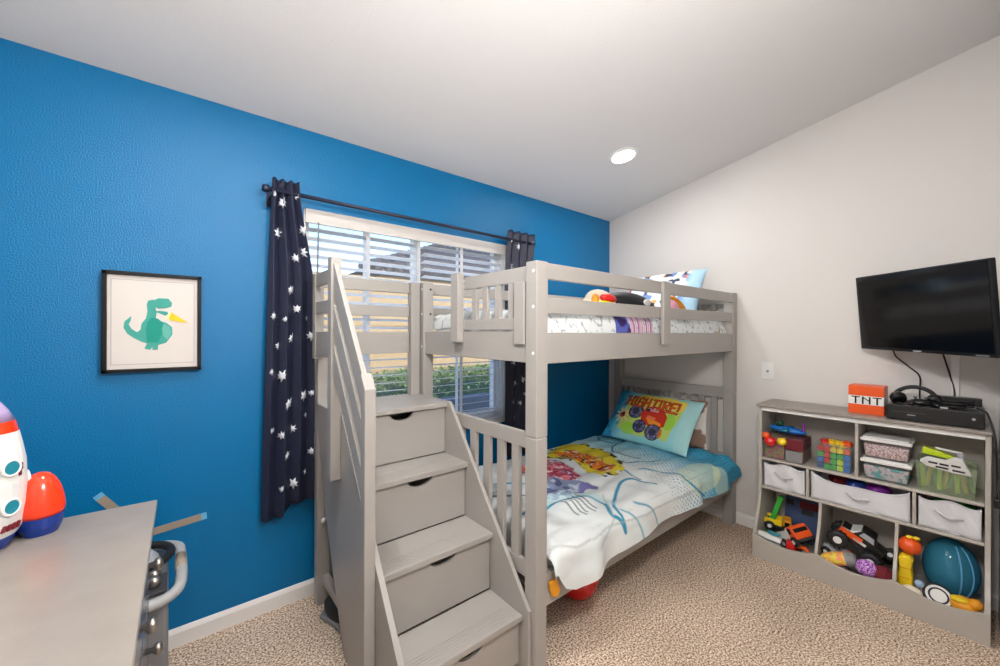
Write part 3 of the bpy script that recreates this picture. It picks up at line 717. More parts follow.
# red ball under the bed and an orange tag
t = thing('play_ball', 'red play ball on the carpet under the lower bunk', 'ball', (-1.55, -.90, 0))
MB().at((-1.55, -.90, .111)).ell((0, 0, 0), .111, 28, 18).build('ball_skin', 'red', t, smooth=True)
MB().at((-1.55, -1.010, .111)).cyl((0, -.002, 0), (0, .006, 0), .006, 10).build('valve', 'dark_grey', t)
m = MB(); m.prism([(-1.99, .352), (-1.945, .352), (-1.935, .325), (-1.925, .295), (-1.945, .275), (-1.97, .285), (-1.985, .315)], 'y', -1.122, -1.108)
tag(m.build('cloth_scrap', 'amber', bevel=.004), 'amber orange cloth scrap hanging over the lower bunk rail at its near post', 'cloth')

# ------------------------------------------------------------------ dresser, toy rocket and toy grill
DR = math.radians(1.5)
dr = thing('dresser', 'grey dresser with a scuffed top and round nickel knobs in the near left corner', 'dresser', (-3.229, -.585, 0), (0, 0, -DR * .6), world=False)
box_part('top', (-.50, 0, -1.12, 0, .832, .85), 'dresser_top', dr, .003)
box_part('case', (-.49, -.035, -1.10, -.015, .06, .832), 'grey_wood', dr, .003)
for y in (-1.09, -.06):
    for x in (-.48, -.075): box_part('foot', (x, x + .035, y, y + .035, 0, .06), 'grey_wood', dr)
for k in range(3):
    z0 = .09 + k * .247
    for (ya, yb) in ((-1.085, -.56), (-.55, -.03)):
        d = box_part('drawer', (-.035, -.018, ya, yb, z0, z0 + .235), 'dresser_front', dr, .003)
        for f in (.2, .8):
            MB().at((-.018, ya + (yb - ya) * f, z0 + .12)).lathe([(0, 0), (.009, 0), (.007, .012), (.016, .02), (.018, .028), (.012, .035), (0, .037)], 16, 'x').build('knob', 'nickel', d, smooth=True)

rk = thing('toy_rocket', 'white toy rocket with orange and blue boosters standing on the dresser', 'toy', (-3.565, -.70, .85))
B = MB().at((-3.565, -.70, .85))
prof = [(0, .03), (.07, .03), (.078, .045), (.084, .10), (.086, .16), (.084, .21), (.078, .25), (.072, .283)]
B.lathe(prof + [(0, .283)], 32).build('hull', 'white_plastic', rk, smooth=False)
MB().at((-3.565, -.70, .85)).lathe([(.0, .283), (.0725, .283), (.066, .31), (0, .31)], 32).build('band', 'rocket_orange', rk, smooth=False)
MB().at((-3.565, -.70, .85)).lathe([(0, .31), (.0655, .31), (.055, .335), (.04, .36), (.022, .38), (0, .388)], 32).build('nose', 'rocket_dome', rk, smooth=True)
MB().at((-3.565, -.70, .85)).lathe([(0, .0), (.058, .0), (.066, .016), (.07, .03), (0, .03)], 32).build('base', 'rocket_blue', rk)
for ang, z in ((-.62, .20), (-.62, .105), (-1.75, .15), (.45, .15)):
    dx, dy = math.cos(ang), math.sin(ang)
    p = MB().at((-3.565 + dx * .0855, -.70 + dy * .0855, .85 + z), (0, PI / 2, ang))
    p.lathe([(0, -.006), (.017, -.006), (.017, .003), (0, .003)], 20)
    ph_ = p.build('porthole', 'teal', rk)
    MB().at((-3.565 + dx * .0855, -.70 + dy * .0855, .85 + z), (0, PI / 2, ang)).tube([(.0185 * math.cos(k_ * PI / 12), .0185 * math.sin(k_ * PI / 12), .001) for k_ in range(24)], .0035, 8, True).build('porthole_rim', 'white_plastic', ph_, smooth=True)
mk = MB()
for k in range(4):
    a = -.75 + k * .13; dx, dy = math.cos(a), math.sin(a)
    mk.at((-3.565 + dx * .0815, -.70 + dy * .0815, .85 + .055), (0, 0, a)).prism([(-.006, -.007), (.0, -.007), (.006, .007), (0, .007)], 'x', -.002, .003)
mk.build('marking', 'maroon', rk)
fl = MB(); a = -.36
fl.at((-3.565 + math.cos(a) * .085, -.70 + math.sin(a) * .085, .85 + .185), (0, 0, a)).box(-.002, .002, -.008, .008, .004, .02).box(-.002, .002, -.004, .004, -.01, .004)
fl.build('emblem', 'maroon', rk)
for (bx, by, s) in ((-3.462, -.665, 1), (-3.515, -.625, .95), (-3.64, -.61, .95)):
    bt = MB().at((bx, by, .85)).lathe([(0, .048), (.043 * s, .048), (.046 * s, .056), (.0465 * s, .068), (.044 * s, .09), (.038 * s, .118), (.028 * s, .142), (.016 * s, .156), (0, .161)], 28).build('booster', 'rocket_orange', rk, smooth=True)
    MB().at((bx, by, .85)).lathe([(0, 0), (.032 * s, 0), (.040 * s, .02), (.045 * s, .048), (0, .048)], 28).build('booster_base', 'rocket_blue', bt)

tg = thing('toy_grill', 'grey toy cart with a rounded tube handle between the dresser and the blue wall', 'toy', (-3.33, -.32, 0))
box_part('cabinet', (-3.46, -3.203, -.50, -.14, 0, .50), 'grey', tg, .012)
MB().tube(smooth_line([(-3.30, -.56, .505), (-3.235, -.56, .505), (-3.185, -.53, .51), (-3.167, -.46, .517), (-3.167, -.27, .53), (-3.18, -.21, .53), (-3.225, -.175, .53), (-3.30, -.17, .53)], 6), .017, 14).build('handle', 'handle_grey', tg, smooth=True)
MB().tube([(-3.167, -.40, .522), (-3.167, -.31, .528)], .0182, 14).build('grip', 'tape', tg, smooth=True)
MB().at((-3.30, -.30, .5)).lathe([(0, 0), (.075, 0), (.078, .012), (.07, .05), (.045, .08), (.02, .092), (0, .095)], 24).build('lid', 'silver', tg, smooth=True)
MB().at((-3.27, -.30, .5)).tube([(.075 * math.cos(a * PI / 12), .095 * math.sin(a * PI / 12), .055) for a in range(24)], .014, 8, True).build('rim', 'black_soft', tg, smooth=True)
for yy in (-.46, -.41): MB().at((-3.24, yy, .53)).ell((0, 0, 0), .02).build('knob', 'nickel', tg, smooth=True)
box_part('control_tray', (-3.32, -3.205, -.50, -.37, .499, .512), 'dark_grey', tg)

# ------------------------------------------------------------------ toy storage shelf
sf = thing('toy_storage_shelf', 'grey toy storage shelf with cubbies and a scalloped bottom against the right wall', 'shelf', (-.2, -1.81, 0))
Y0, Y1 = -1.342, -2.278
box_part('top', (-.325, -.02, Y1 - .008, Y0 + .008, .922, .938), 'grey_wood_dark', sf, .003)
box_part('front_rail', (-.302, -.286, Y1 + .018, Y0 - .018, .896, .922), 'white', sf, .001)
prof = [(-.02, 0), (-.02, .922), (-.302, .922), (-.302, .42), (-.308, .36), (-.322, .30), (-.35, .235), (-.378, .19), (-.393, .15), (-.396, .10), (-.396, 0)]
for y in (Y0, Y1 + .018): 
    MB().prism(prof, 'y', y - .018, y).build('side_panel', 'shelf_grey', sf, bevel=.0015)
box_part('back_panel', (-.032, -.02, Y1 + .018, Y0 - .018, .03, .922), 'shelf_grey', sf)
box_part('shelf_board', (-.300, -.032, Y1 + .018, Y0 - .018, .585, .6), 'shelf_grey', sf)
box_part('shelf_board', (-.300, -.032, Y1 + .018, Y0 - .018, .404, .419), 'shelf_grey', sf)
box_part('bottom_board', (-.385, -.032, Y1 + .018, Y0 - .018, .05, .064), 'shelf_grey', sf)
box_part('divider', (-.300, -.032, -1.82, -1.805, .6, .922), 'shelf_grey', sf)
for y in (-1.602, -2.04): box_part('divider', (-.300, -.032, y, y + .014, .419, .585), 'shelf_grey', sf)
inner = [(-.032, .064), (-.032, .404)] + [(p[0] + .006, p[1]) for p in prof[3:10] if p[1] > .064] + [(-.385, .064)]
for y in (-1.663, -1.978): MB().prism(inner, 'y', y, y + .014).build('divider', 'shelf_grey', sf, bevel=.001)
kp = [(Y0, 0), (Y1, 0)]
ys = [Y1, -1.971, -1.656, Y0]; sc = []
for a, c in zip(ys[:-1], ys[1:]):
    for j in range(14): f = j / 14; sc.append((a + (c - a) * f, .148 - .036 * math.sin(PI * f) ** .8))
sc.append((Y0, .148))
MB().prism(kp + sc, 'x', -.402, -.386).build('kick_board', 'shelf_grey', sf, bevel=.0015)

# fabric bins
def fbin(label, y0, y1, sag, zt=.572):
    t = thing('fabric_bin', label, 'bin', (-.17, (y0 + y1) / 2, .4195), group='white fabric bins in the shelf')
    n = 24; m = MB()
    pts = []
    for j in range(n + 1):
        f = j / n; y = y0 + (y1 - y0) * f; pts.append((y, zt - sag * math.sin(PI * f) ** .9 - (.01 * math.sin(9 * f))))
    poly = [(y1, .421), (y0, .421)] + pts
    vs = []
    def xf(y, z):
        f = (y - y0) / (y1 - y0); return -.292 + .010 * math.sin(PI * f) * (1 if sag < .03 else 1.4) + .004 * math.sin(13 * f + z * 30)
    rows = 8
    for r in range(rows + 1):
        for (y, z) in pts: zz = .421 + (z - .421) * r / rows; vs.append((xf(y, zz), y, zz))
    m.add(vs, [(r * (n + 1) + j, r * (n + 1) + j + 1, (r + 1) * (n + 1) + j + 1, (r + 1) * (n + 1) + j) for r in range(rows) for j in range(n)])
    m.build('front_panel', 'bin', t, smooth=True, solid=.004)
    MB().box(-.286, -.06, y0 - .001, y0 - .004, .421, zt - .005).box(-.286, -.06, y1 + .004, y1 + .001, .421, zt - .005).box(-.064, -.06, y1 + .004, y0 - .004, .421, zt - .005).box(-.284, -.06, y1, y0, .4205, .425).build('bin_body', 'bin', t)
    yc = (y0 + y1) / 2; zc = (.421 + zt - sag) / 2 + .012
    MB().tube(smooth_line([(-.292, yc + .045, zc + .014), (-.306, yc + .02, zc + .002), (-.312, yc, zc - .006), (-.306, yc - .025, zc - .002), (-.29, yc - .045, zc - .004)]), .006, 8).build('handle', 'seam', t, smooth=True)
    MB().tube([(xf(p[0], p[1]) - .003, p[0], p[1] - .006) for p in pts], .0022, 6).build('hem', 'seam', t)
    return t
fbin('white fabric bin in the leftmost middle cubby under the craft organizer', -1.372, -1.580, .004)
fbin('wide white fabric bin with a sagging front in the centre cubby', -1.612, -2.018, .052, .58)
fbin('white fabric bin in the rightmost middle cubby under the lime toys', -2.048, -2.25, .006)
for (y, x, z, r, c, lab) in [(-1.72, -.17, .535, (.05, .05, .03), 'maroon', 'dark red cloth toy in the wide fabric bin'), (-1.80, -.20, .53, (.06, .045, .03), 'dark_blue', 'dark blue cloth toy in the wide fabric bin'),
                          (-1.89, -.2, .53, (.055, .05, .028), 'purple', 'purple cloth toy in the wide fabric bin'), (-2.16, -.17, .53, (.07, .07, .03), 'green', 'green cloth toy in the rightmost fabric bin')]:
    o = MB().at((x, y, z)).ell((0, 0, 0), r, 20, 12, lambda d: 1 + .12 * math.sin(7 * d.x + 5 * d.y)); tag(o.build('cloth_toy', c, smooth=True), lab, 'toy')

# ---- top row contents
def tub(label, y0, y1, x0, x1, z0, h, content, lab2, cat2, name2):
    t = thing('storage_tub', label, 'box', ((x0 + x1) / 2, (y0 + y1) / 2, z0), group='clear storage tubs with white lids')
    yc, xc = (y0 + y1) / 2, (x0 + x1) / 2; w, d = abs(y1 - y0) / 2, abs(x1 - x0) / 2
    def fr(k0, z0_, k1, z1_, m, inset=0):
        v = [(xc + sx * d * k, yc + sy * w * k, z) for k, z in ((k0, z0_), (k1, z1_)) for sx, sy in ((-1, -1), (1, -1), (1, 1), (-1, 1))]
        return m.add(v, [(0, 1, 5, 4), (1, 2, 6, 5), (2, 3, 7, 6), (3, 0, 4, 7), (3, 2, 1, 0), (4, 5, 6, 7)])
    fr(.84, z0 + .001, .93, z0 + h - .022, MB()).build('tub_body', 'clear', t, bevel=.006)
    m = MB(); fr(.98, z0 + h - .024, 1., z0 + h - .008, m); fr(.9, z0 + h - .008, .86, z0 + h - .001, m); m.build('lid', 'white_plastic', t, bevel=.004)
    o = fr(.80, z0 + .006, .88, z0 + h - .04, MB()).build(name2, content, bevel=.008)
    tag(o, lab2, cat2); o['kind'] = 'stuff'
tub('clear storage tub of pastel bits with white lid, bottom of the stack', -1.825, -2.026, -.295, -.10, .6, .115, 'mixed', 'mixed pastel blocks inside the lower clear tub', 'craft bits', 'craft_bits')
tub('clear storage tub of pink beads with white lid, top of the stack', -1.825, -2.026, -.295, -.10, .7155, .115, 'beads', 'pink and white beads inside the upper clear tub', 'beads', 'beads')

t = thing('craft_organizer', 'clear craft organizer box full of dark bits in the leftmost top cubby', 'box', (-.18, -1.47, .6))
ob = MB().box(-.29, -.1, -1.575, -1.365, .601, .748); ob.build('box_shell', 'clear', t, bevel=.004)
MB().box(-.283, -.105, -1.475, -1.37, .604, .735).build('filled_tray', 'rainbow', t, bevel=.004)
tr2 = MB().box(-.285, -.105, -1.57, -1.482, .604, .67).build('filled_tray', 'rainbow', t, bevel=.004)
MB().box(-.2925, -.105, -1.57, -1.482, .676, .74).build('drawer', 'maroon', t, bevel=.004)
MB().box(-.2925, -.29, -1.567, -1.485, .606, .668).build('label_card', 'lime' if False else 'grey', t)
def pom(y, z, c, lab, r=.03, x=-.31):
    o = MB().at((x, y, z)).ell((0, 0, 0), r, 20, 14, lambda d: .78 + .25 * abs(math.sin(5 * d.y + 2 * d.x) * math.cos(5 * d.z)) ** .5)
    tag(o.build('pompom', c, smooth=True), lab, 'pompom', 'bright pompoms on the organizer')
pom(-1.408, .712, 'red', 'red pompom stuck on the craft organizer front', .033); pom(-1.385, .745, 'orange', 'orange pompom at the top left of the craft organizer', .024); pom(-1.47, .722, 'yellow', 'yellow pompom in the middle of the craft organizer front', .026)
t = thing('toy_airplane', 'blue toy plane lying on top of the craft organizer', 'toy', (-.2, -1.47, .75))
MB().at((-.2, -1.47, .778), (.06, 0, 0)).ell((0, 0, 0), (.035, .10, .022), 20, 12).build('fuselage', 'toy_blue', t, smooth=True)
MB().at((-.2, -1.47, .785)).prism([(-.085, -.02), (-.085, .01), (.0, .035), (.085, .01), (.085, -.02)], 'z', -.004, .004).build('wing', 'teal', t, bevel=.002)
MB().at((-.2, -1.555, .785)).prism([(-.02, 0), (.015, 0), (.004, .05), (-.012, .05)], 'y', -.005, .005).build('tail_fin', 'purple', t, bevel=.002)
t = thing('toy_dinosaur', 'dark green toy dinosaur beside the blue plane on the craft organizer', 'toy', (-.16, -1.40, .748))
MB().tube(smooth_line([(-.13, -1.37, .772), (-.16, -1.39, .782), (-.19, -1.42, .79), (-.21, -1.435, .815), (-.235, -1.43, .822)]), [.004] + [.012 + .010 * math.sin(i / 24 * PI) for i in range(23)] + [.006], 10).build('body', 'dark_green', t, smooth=True)
for x, y in ((-.16, -1.38), (-.16, -1.40), (-.19, -1.41), (-.19, -1.432)): MB().cyl((x, y, .7485), (x, y, .785), .006, 8).build('leg', 'dark_green', t)

t = thing('block_box', 'open clear box of colourful toy blocks in the left top cubby', 'box', (-.19, -1.708, .6))
bx = MB(); X0, X1, A0, A1 = -.275, -.12, -1.787, -1.632
for d in [(X0, X1, A0, A1, .6005, .603), (X0, X0 + .0025, A0, A1, .603, .755), (X1 - .0025, X1, A0, A1, .603, .755), (X0, X1, A0, A0 + .0025, .603, .755), (X0, X1, A1 - .0025, A1, .603, .755)]: bx.box(*d)
bx.build('box_shell', 'clear', t)
cs = ['red', 'yellow', 'green', 'toy_blue', 'lime', 'orange']
def block(x, y, z, c, rot, lab, w=.04, n=2):
    t = thing('toy_block', lab, 'toy block', (x, y, z), rot, 'toy blocks in the clear box', world=False)
    MB().box(-.0155, .0155, -w / 2, w / 2, 0, .026).build('brick', c, t, bevel=.0015)
    s = MB()
    for i in range(n):
        for sx in (-.008, .008): s.cyl((sx, -w / 2 + w * (i + .5) / n, .026), (sx, -w / 2 + w * (i + .5) / n, .032), .0055, 10)
    s.build('studs', c, t)
grid = [['dark_blue', 'green', 'green', 'lime', 'toy_blue'], ['toy_blue', 'red', 'green', 'lime', 'toy_blue'], ['green', 'red', 'green', 'green', 'toy_blue'], ['red', 'red', 'yellow', 'yellow', 'orange']]
nmz = {'dark_blue': 'dark blue', 'green': 'green', 'lime': 'lime', 'toy_blue': 'blue', 'red': 'red', 'yellow': 'yellow', 'orange': 'orange'}
hgt = ['bottom', 'second', 'third', 'top']; acr = ['far left', 'left', 'middle', 'right', 'far right']
for r in range(4):
    for k in range(5):
        c = grid[r][k]; rr = random.uniform(-.1, .1)
        block(-.253 + random.uniform(-.001, .001), A1 - .0175 - k * .0295, .6035 + r * .0330, c, (0, 0, rr * .4), '%s toy block, %s in the %s row of the clear box' % (nmz[c], acr[k], hgt[r]), .0275, 1)
for (y, z, c, rr, lab) in [(-1.665, .742, 'red', .5, 'red toy block heaped on the left of the clear box'), (-1.70, .745, 'yellow', -.6, 'yellow toy block heaped in the middle of the clear box'), (-1.74, .742, 'yellow', .7, 'yellow toy block heaped right of the middle of the clear box'), (-1.765, .748, 'orange', -.3, 'orange toy block heaped on the right of the clear box')]:
    block(-.235, y, z - .006, c, (.0, .0, rr), lab, .04, 2)

t = thing('clear_basket', 'clear basket filled with lime toys in the right top cubby', 'basket', (-.18, -2.137, .6))
bk = MB(); vs = []
for (k, z) in ((.92, .601), (1., .745)):
    vs += [(-.185 + sx * .105 * k, -2.137 + sy * .1 * k, z) for sx, sy in ((-1, -1), (1, -1), (1, 1), (-1, 1))]
bk.add(vs, [(0, 1, 5, 4), (1, 2, 6, 5), (2, 3, 7, 6), (3, 0, 4, 7), (3, 2, 1, 0)]); bk.build('basket_wall', 'clear_green', t, solid=.002)
MB().tube([(-.29, -2.237, .746), (-.08, -2.237, .746), (-.08, -2.037, .746), (-.29, -2.037, .746)], .003, 6, True).build('rim', 'clear', t)
for i in range(9):
    y = -2.06 - i * .019; x = -.25 + .03 * (i % 3)
    o = MB().at((x, y, .668), (random.uniform(-.25, .25), random.uniform(-.2, .2), 0)); o.lathe([(0, -.055), (.009, -.055), (.009, .045), (.011, .047), (.011, .058), (0, .062)], 10)
    tag(o.build('foam_dart', ['lime', 'yellow', 'green'][i % 3], smooth=False), '%s foam dart, %s from the left in the clear basket' % (['lime', 'yellow', 'green'][i % 3], ['first', 'second', 'third', 'fourth', 'fifth', 'sixth', 'seventh', 'eighth', 'last'][i]), 'toy dart', 'foam darts in the clear basket')
t = thing('toy_blaster', 'white and lime toy blaster lying across the clear basket', 'toy', (-.24, -2.13, .745))
bl = MB().at((-.283, -2.135, .735), (.06, -.3, 0))
bl.prism([(.085, .012), (.06, .036), (-.0, .034), (-.03, .06), (-.055, .06), (-.088, -.014), (-.03, -.016), (.06, -.006)], 'x', -.014, .014).build('body', 'white', t, bevel=.003)
sl = MB().at((-.283, -2.135, .735), (.06, -.3, 0))
for (a, c, z) in ((.055, .025, .020), (.018, -.012, .02), (-.025, -.065, .0), (.03, -.012, .002), (-.02, -.05, .024)): sl.box(-.0155, .0155, c, a, z - .0045, z + .0045)
sl.build('slots', 'black_soft', t)
MB().at((-.225, -2.115, .785), (.16, 0, 0)).prism([(.06, -.016), (.06, .02), (.0, .014), (-.055, .004), (-.05, -.01)], 'x', -.022, .022).build('top_cover', 'lime', t, bevel=.004)
MB().at((-.23, -2.185, .79)).ell((0, 0, 0), .014).build('button', 'silver', t, smooth=True)
MB().tube([(-.215, -2.10, .81), (-.215, -2.19, .80)], .006, 8).build('barrel', 'white', t)

# ---- bottom row contents
FZ = .0645
o = MB().at((-.20, -1.40, .215), (.30, .0, 0)); o.box(-.012, .012, -.014, .014, -.15, .14).mt(0)
tag(o.build('toy_track', 'green', bevel=.003), 'green toy track strip leaning in the left bottom cubby', 'toy')
t = thing('play_mat', 'dark blue folded play case leaning at the back of the left bottom cubby', 'toy', (-.1, -1.53, FZ))
MB().at((-.108, -1.53, FZ + .005), (0, .18, 0)).box(-.018, .018, -.10, .10, 0, .26).build('case_panel', 'slate', t, bevel=.006)
MB().at((-.108, -1.53, FZ + .005), (0, .18, 0)).box(-.0225, -.018, -.09, .02, .20, .245).build('red_stripe', 'maroon', t)
MB().at((-.108, -1.53, FZ + .005), (0, .18, 0)).box(-.0225, -.018, -.05, .01, .165, .195).box(-.0225, -.018, .05, .09, .205, .235).build('clip', 'black_soft', t)

def truck(name, label, L, W, H, body, bedc, loc, rot, cat='toy truck', wheel=.028, parts=True):
    t = thing(name, label, cat, loc, rot, world=False)
    MB().box(-L / 2, L / 2, -W / 2 * .8, W / 2 * .8, wheel * .8, wheel * 1.3).build('chassis', 'dark_grey', t, bevel=.002)
    MB().prism([(L * .14, wheel * 1.3), (L * .5, wheel * 1.3), (L * .5, H * .62), (L * .40, H), (L * .14, H)], 'y', -W / 2, W / 2).build('cab', body, t, bevel=.005)
    MB().prism([(L * .495, H * .66), (L * .41, H * .95), (L * .405, H * .95), (L * .49, H * .66)], 'y', -W * .42, W * .42).box(L * .2, L * .36, -W * .51, W * .51, H * .64, H * .9).build('window', 'black_plastic', t)
    d = MB(); z0 = wheel * 1.4
    d.box(-L / 2, L * .12, -W / 2, W / 2, z0, z0 + .005)
    for y in (-W / 2, W / 2 - .006): d.box(-L / 2, L * .12, y, y + .006, z0, H * .85)
    d.box(L * .12 - .006, L * .12, -W / 2, W / 2, z0, H * .95).box(-L / 2, -L / 2 + .006, -W / 2, W / 2, z0, H * .7)
    d.build('dump_bed', bedc, t, bevel=.002)
    for x in (-L * .3, L * .3):
        for y in (-W / 2, W / 2):
            wv = MB().at((x, y, wheel)).lathe([(0, -.011), (wheel * .85, -.011), (wheel, -.007), (wheel, .007), (wheel * .85, .011), (0, .011)], 20, 'y').build('wheel', 'black_soft', t)
            MB().at((x, y, wheel)).lathe([(0, -.0125), (wheel * .42, -.0125), (wheel * .42, .0125), (0, .0125)], 14, 'y').build('hub_cap', 'white', wv)
    return t
truck('toy_truck', 'yellow toy dump truck at the back of the left bottom cubby', .15, .075, .085, 'amber', 'yellow', (-.20, -1.42, FZ + .07), (.1, .1, -1.3))
truck('toy_truck', 'orange and white toy dump truck tipped up in the left bottom cubby', .165, .10, .11, 'orange', 'white', (-.30, -1.565, FZ + .055), (.25, -.55, -2.3))
t = thing('toy_boat', 'white toy boat at the front of the left bottom cubby', 'toy', (-.36, -1.425, FZ))
MB().at((-.345, -1.43, .13), (0.12, .25, .15)).prism([(-.032, -.05), (-.032, .03), (0, .075), (.032, .03), (.032, -.05)], 'z', -.014, .016).build('hull', 'white', t, bevel=.006)
MB().at((-.345, -1.44, .148), (0.12, .25, .15)).prism([(-.02, -.03), (-.02, .015), (0, .035), (.02, .015), (.02, -.03)], 'z', 0, .018).build('cabin', 'teal', t, bevel=.004)
MB().at((-.345, -1.43, .11), (0.12, .25, .15)).box(-.03, .03, -.05, .03, -.035, 0).build('keel', 'grey', t, bevel=.006)
t = thing('toy_digger', 'red toy digger under the orange dump truck in the left bottom cubby', 'toy', (-.345, -1.54, FZ))
MB().box(-.375, -.30, -1.575, -1.50, FZ + .001, FZ + .04).build('track_base', 'maroon', t, bevel=.008)
MB().box(-.37, -.31, -1.555, -1.51, FZ + .04, FZ + .09).build('cab', 'red', t, bevel=.006)
MB().tube([(-.345, -1.555, FZ + .06), (-.36, -1.60, FZ + .075), (-.365, -1.635, FZ + .04)], .009, 8).build('arm', 'orange', t)
MB().at((-.365, -1.637, FZ + .03)).prism([(-.02, -.015), (.02, -.015), (.015, .015), (-.015, .015)], 'x', -.015, .015).build('bucket', 'silver', t, bevel=.002)

# monster truck
t = thing('monster_truck', 'black and orange toy monster truck with white hubs in the middle bottom cubby', 'toy truck', (-.235, -1.81, FZ + .155), (.5, .0, .06), world=False)
t.scale = (.96, .96, .96)
MB().at().prism([(.10, .01), (.10, .05), (.045, .055), (.02, .095), (-.045, .095), (-.06, .055), (-.11, .05), (-.11, .01)], 'x', -.055, .055).build('body', 'black_plastic', t, bevel=.006)
MB().prism([(.10, .015), (.10, .046), (-.005, .05), (-.005, .018)], 'x', -.0575, .0575).build('side_flame', 'orange', t)
MB().prism([(.10, .047), (.045, .052), (.025, .088), (.06, .053)], 'x', -.0565, .0565).box(-.0575, .0575, -.03, .03, .02, .034).build('side_stripe', 'white', t)
MB().prism([(.02, .06), (.012, .088), (-.036, .088), (-.05, .06)], 'x', -.0562, .0562).build('window', 'silver', t)
MB().box(-.025, .025, -.10, .10, -.02, .012).build('chassis', 'dark_grey', t, bevel=.003)
for y in (-.078, .078):
    MB().cyl((-.075, y, -.022), (.075, y, -.022), .007, 8).build('axle', 'silver', t)
    for x in (-.078, .078):
        wv = MB().at((x, y, -.022)).lathe([(0, -.022), (.034, -.022), (.046, -.016), (.046, .016), (.034, .022), (0, .022)], 22, 'x')
        for k in range(14):
            a = k * 2 * PI / 14; wv.at((x, y + .046 * math.cos(a), -.022 + .046 * math.sin(a)), (a, 0, 0)).box(-.017, .017, -.003, .004, -.005, .005)
        wv = wv.build('wheel', 'black_soft', t)
        MB().at((x, y, -.022)).lathe([(0, -.0235), (.02, -.0235), (.02, .0235), (0, .0235)], 16, 'x').build('hub_cap', 'white', wv)
truck('toy_truck', 'black toy truck lying at the right of the middle bottom cubby', .12, .07, .08, 'black_plastic', 'black_soft', (-.17, -1.905, FZ + .06), (.7, .2, 1.9))
truck('toy_truck', 'silver and orange toy truck below the monster truck in the middle bottom cubby', .13, .07, .075, 'orange', 'silver', (-.30, -1.735, FZ + .05), (.1, .3, -2.0))
t = thing('toy_rocket_car', 'yellow and orange bullet shaped toy with grey tail in the middle bottom cubby', 'toy', (-.35, -1.74, FZ))
MB().at((-.352, -1.728, .133), (-.31, .3, .1)).lathe([(0, .062), (.016, .056), (.030, .035), (.036, 0), (.037, -.05), (0, -.05)], 20, 'y').build('nose_body', 'bullet_print', t, smooth=False)
MB().at((-.352, -1.728, .133), (-.31, .3, .1)).lathe([(0, -.05), (.037, -.05), (.034, -.09), (.024, -.098), (0, -.098)], 20, 'y').build('tail', 'grey', t, smooth=False)
MB().box(-.375, -.33, -1.79, -1.69, FZ + .001, .115).build('wheel_base', 'dark_grey', t, bevel=.006)
t = thing('glitter_ball', 'purple glitter ball at the front of the middle bottom cubby', 'ball', (-.345, -1.862, FZ))
MB().at((-.345, -1.862, .139)).ell((0, 0, 0), (.04, .048, .042), 24, 14).build('shell', 'glitter', t, smooth=True)
MB().at((-.345, -1.862, FZ + .017)).lathe([(0, -.0165), (.03, -.0165), (.026, .018), (.02, .03), (0, .03)], 18).build('stand', 'purple', t)
o = MB().at((-.33, -1.925, .118)); o.ell((0, 0, 0), (.055, .045, .053), 22, 14, lambda d: 1 + .06 * math.sin(9 * d.y + 4 * d.z))
tag(o.build('red_cloth', 'maroon', smooth=True), 'dark red cloth bundle at the right front of the middle bottom cubby', 'cloth')
# right cubby
t = thing('toy_pumpkin', 'orange toy pumpkin with a yellow bow in the right bottom cubby', 'toy', (-.285, -2.018, .265))
MB().at((-.285, -2.018, .305)).ell((0, 0, 0), (.045, .046, .043), 40, 14, lambda d: 1 - .05 * abs(math.cos(4 * math.atan2(d.y, d.x)))).build('shell', 'orange', t, smooth=True)
MB().at((-.30, -2.03, .353)).ell((0, .012, 0), (.008, .014, .009)).ell((0, -.012, .002), (.008, .014, .009)).build('bow', 'yellow', t, smooth=True)
t = thing('toy_figure', 'tall yellow toy standing under the orange pumpkin in the right bottom cubby', 'toy', (-.30, -2.005, FZ))
MB().prism([(-2.03, FZ + .001), (-1.982, FZ + .001), (-1.979, .15), (-1.984, .20), (-1.978, .245), (-1.99, .262), (-2.02, .262), (-2.034, .245), (-2.026, .20), (-2.033, .15)], 'x', -.33, -.265).build('body', 'yellow', t, bevel=.008)
for z in (.15, .2): MB().box(-.3315, -.329, -2.028, -1.986, z - .002, z + .002).build('groove', 'amber', t)
t = thing('toy_globe', 'large translucent blue ball with ribs in the right bottom cubby', 'ball', (-.17, -2.155, FZ))
MB().at((-.165, -2.152, FZ + .1435)).ell((0, 0, 0), (.105, .1, .143), 32, 20).build('shell', 'blue_clear', t, smooth=True)
for a in (-2.3, -2.75): MB().at((-.165, -2.152, FZ + .1435)).tube([(.107 * math.cos(a) * math.cos(b_ * .1), .102 * math.sin(a) * math.cos(b_ * .1), .144 * math.sin(b_ * .1)) for b_ in range(-11, 12)], .003, 6).build('rib', 'skyblue', t)
MB().at((-.165, -2.152, FZ + .10)).ell((0, 0, 0), (.06, .055, .07), 20, 12).build('core', 'dark_blue', t, smooth=True)
t = thing('toy_hoop', 'white and black oval toy rim at the front of the right bottom cubby', 'toy', (-.345, -2.115, FZ))
MB().at((-.345, -2.118, .122), (.2, -.9, 0)).lathe([(0, -.012), (.05, -.012), (.056, -.004), (.056, .006), (.048, .012), (0, .012)], 28).build('disc', 'white', t)
MB().at((-.345, -2.118, .122), (.2, -.9, 0)).tube([(.05 * math.cos(k * PI / 14), .05 * math.sin(k * PI / 14), .009) for k in range(28)], .006, 8, True).tube([(.032 * math.cos(k * PI / 14), .032 * math.sin(k * PI / 14), .011) for k in range(28)], .004, 8, True).build('ring', 'black_soft', t, smooth=True)
t = thing('plush_toy', 'amber plush toy at the right front of the right bottom cubby', 'plush toy', (-.34, -2.215, FZ))
MB().at((-.335, -2.20, FZ + .046)).ell((0, 0, 0), (.045, .05, .046), 20, 12).build('body', 'amber', t, smooth=True)
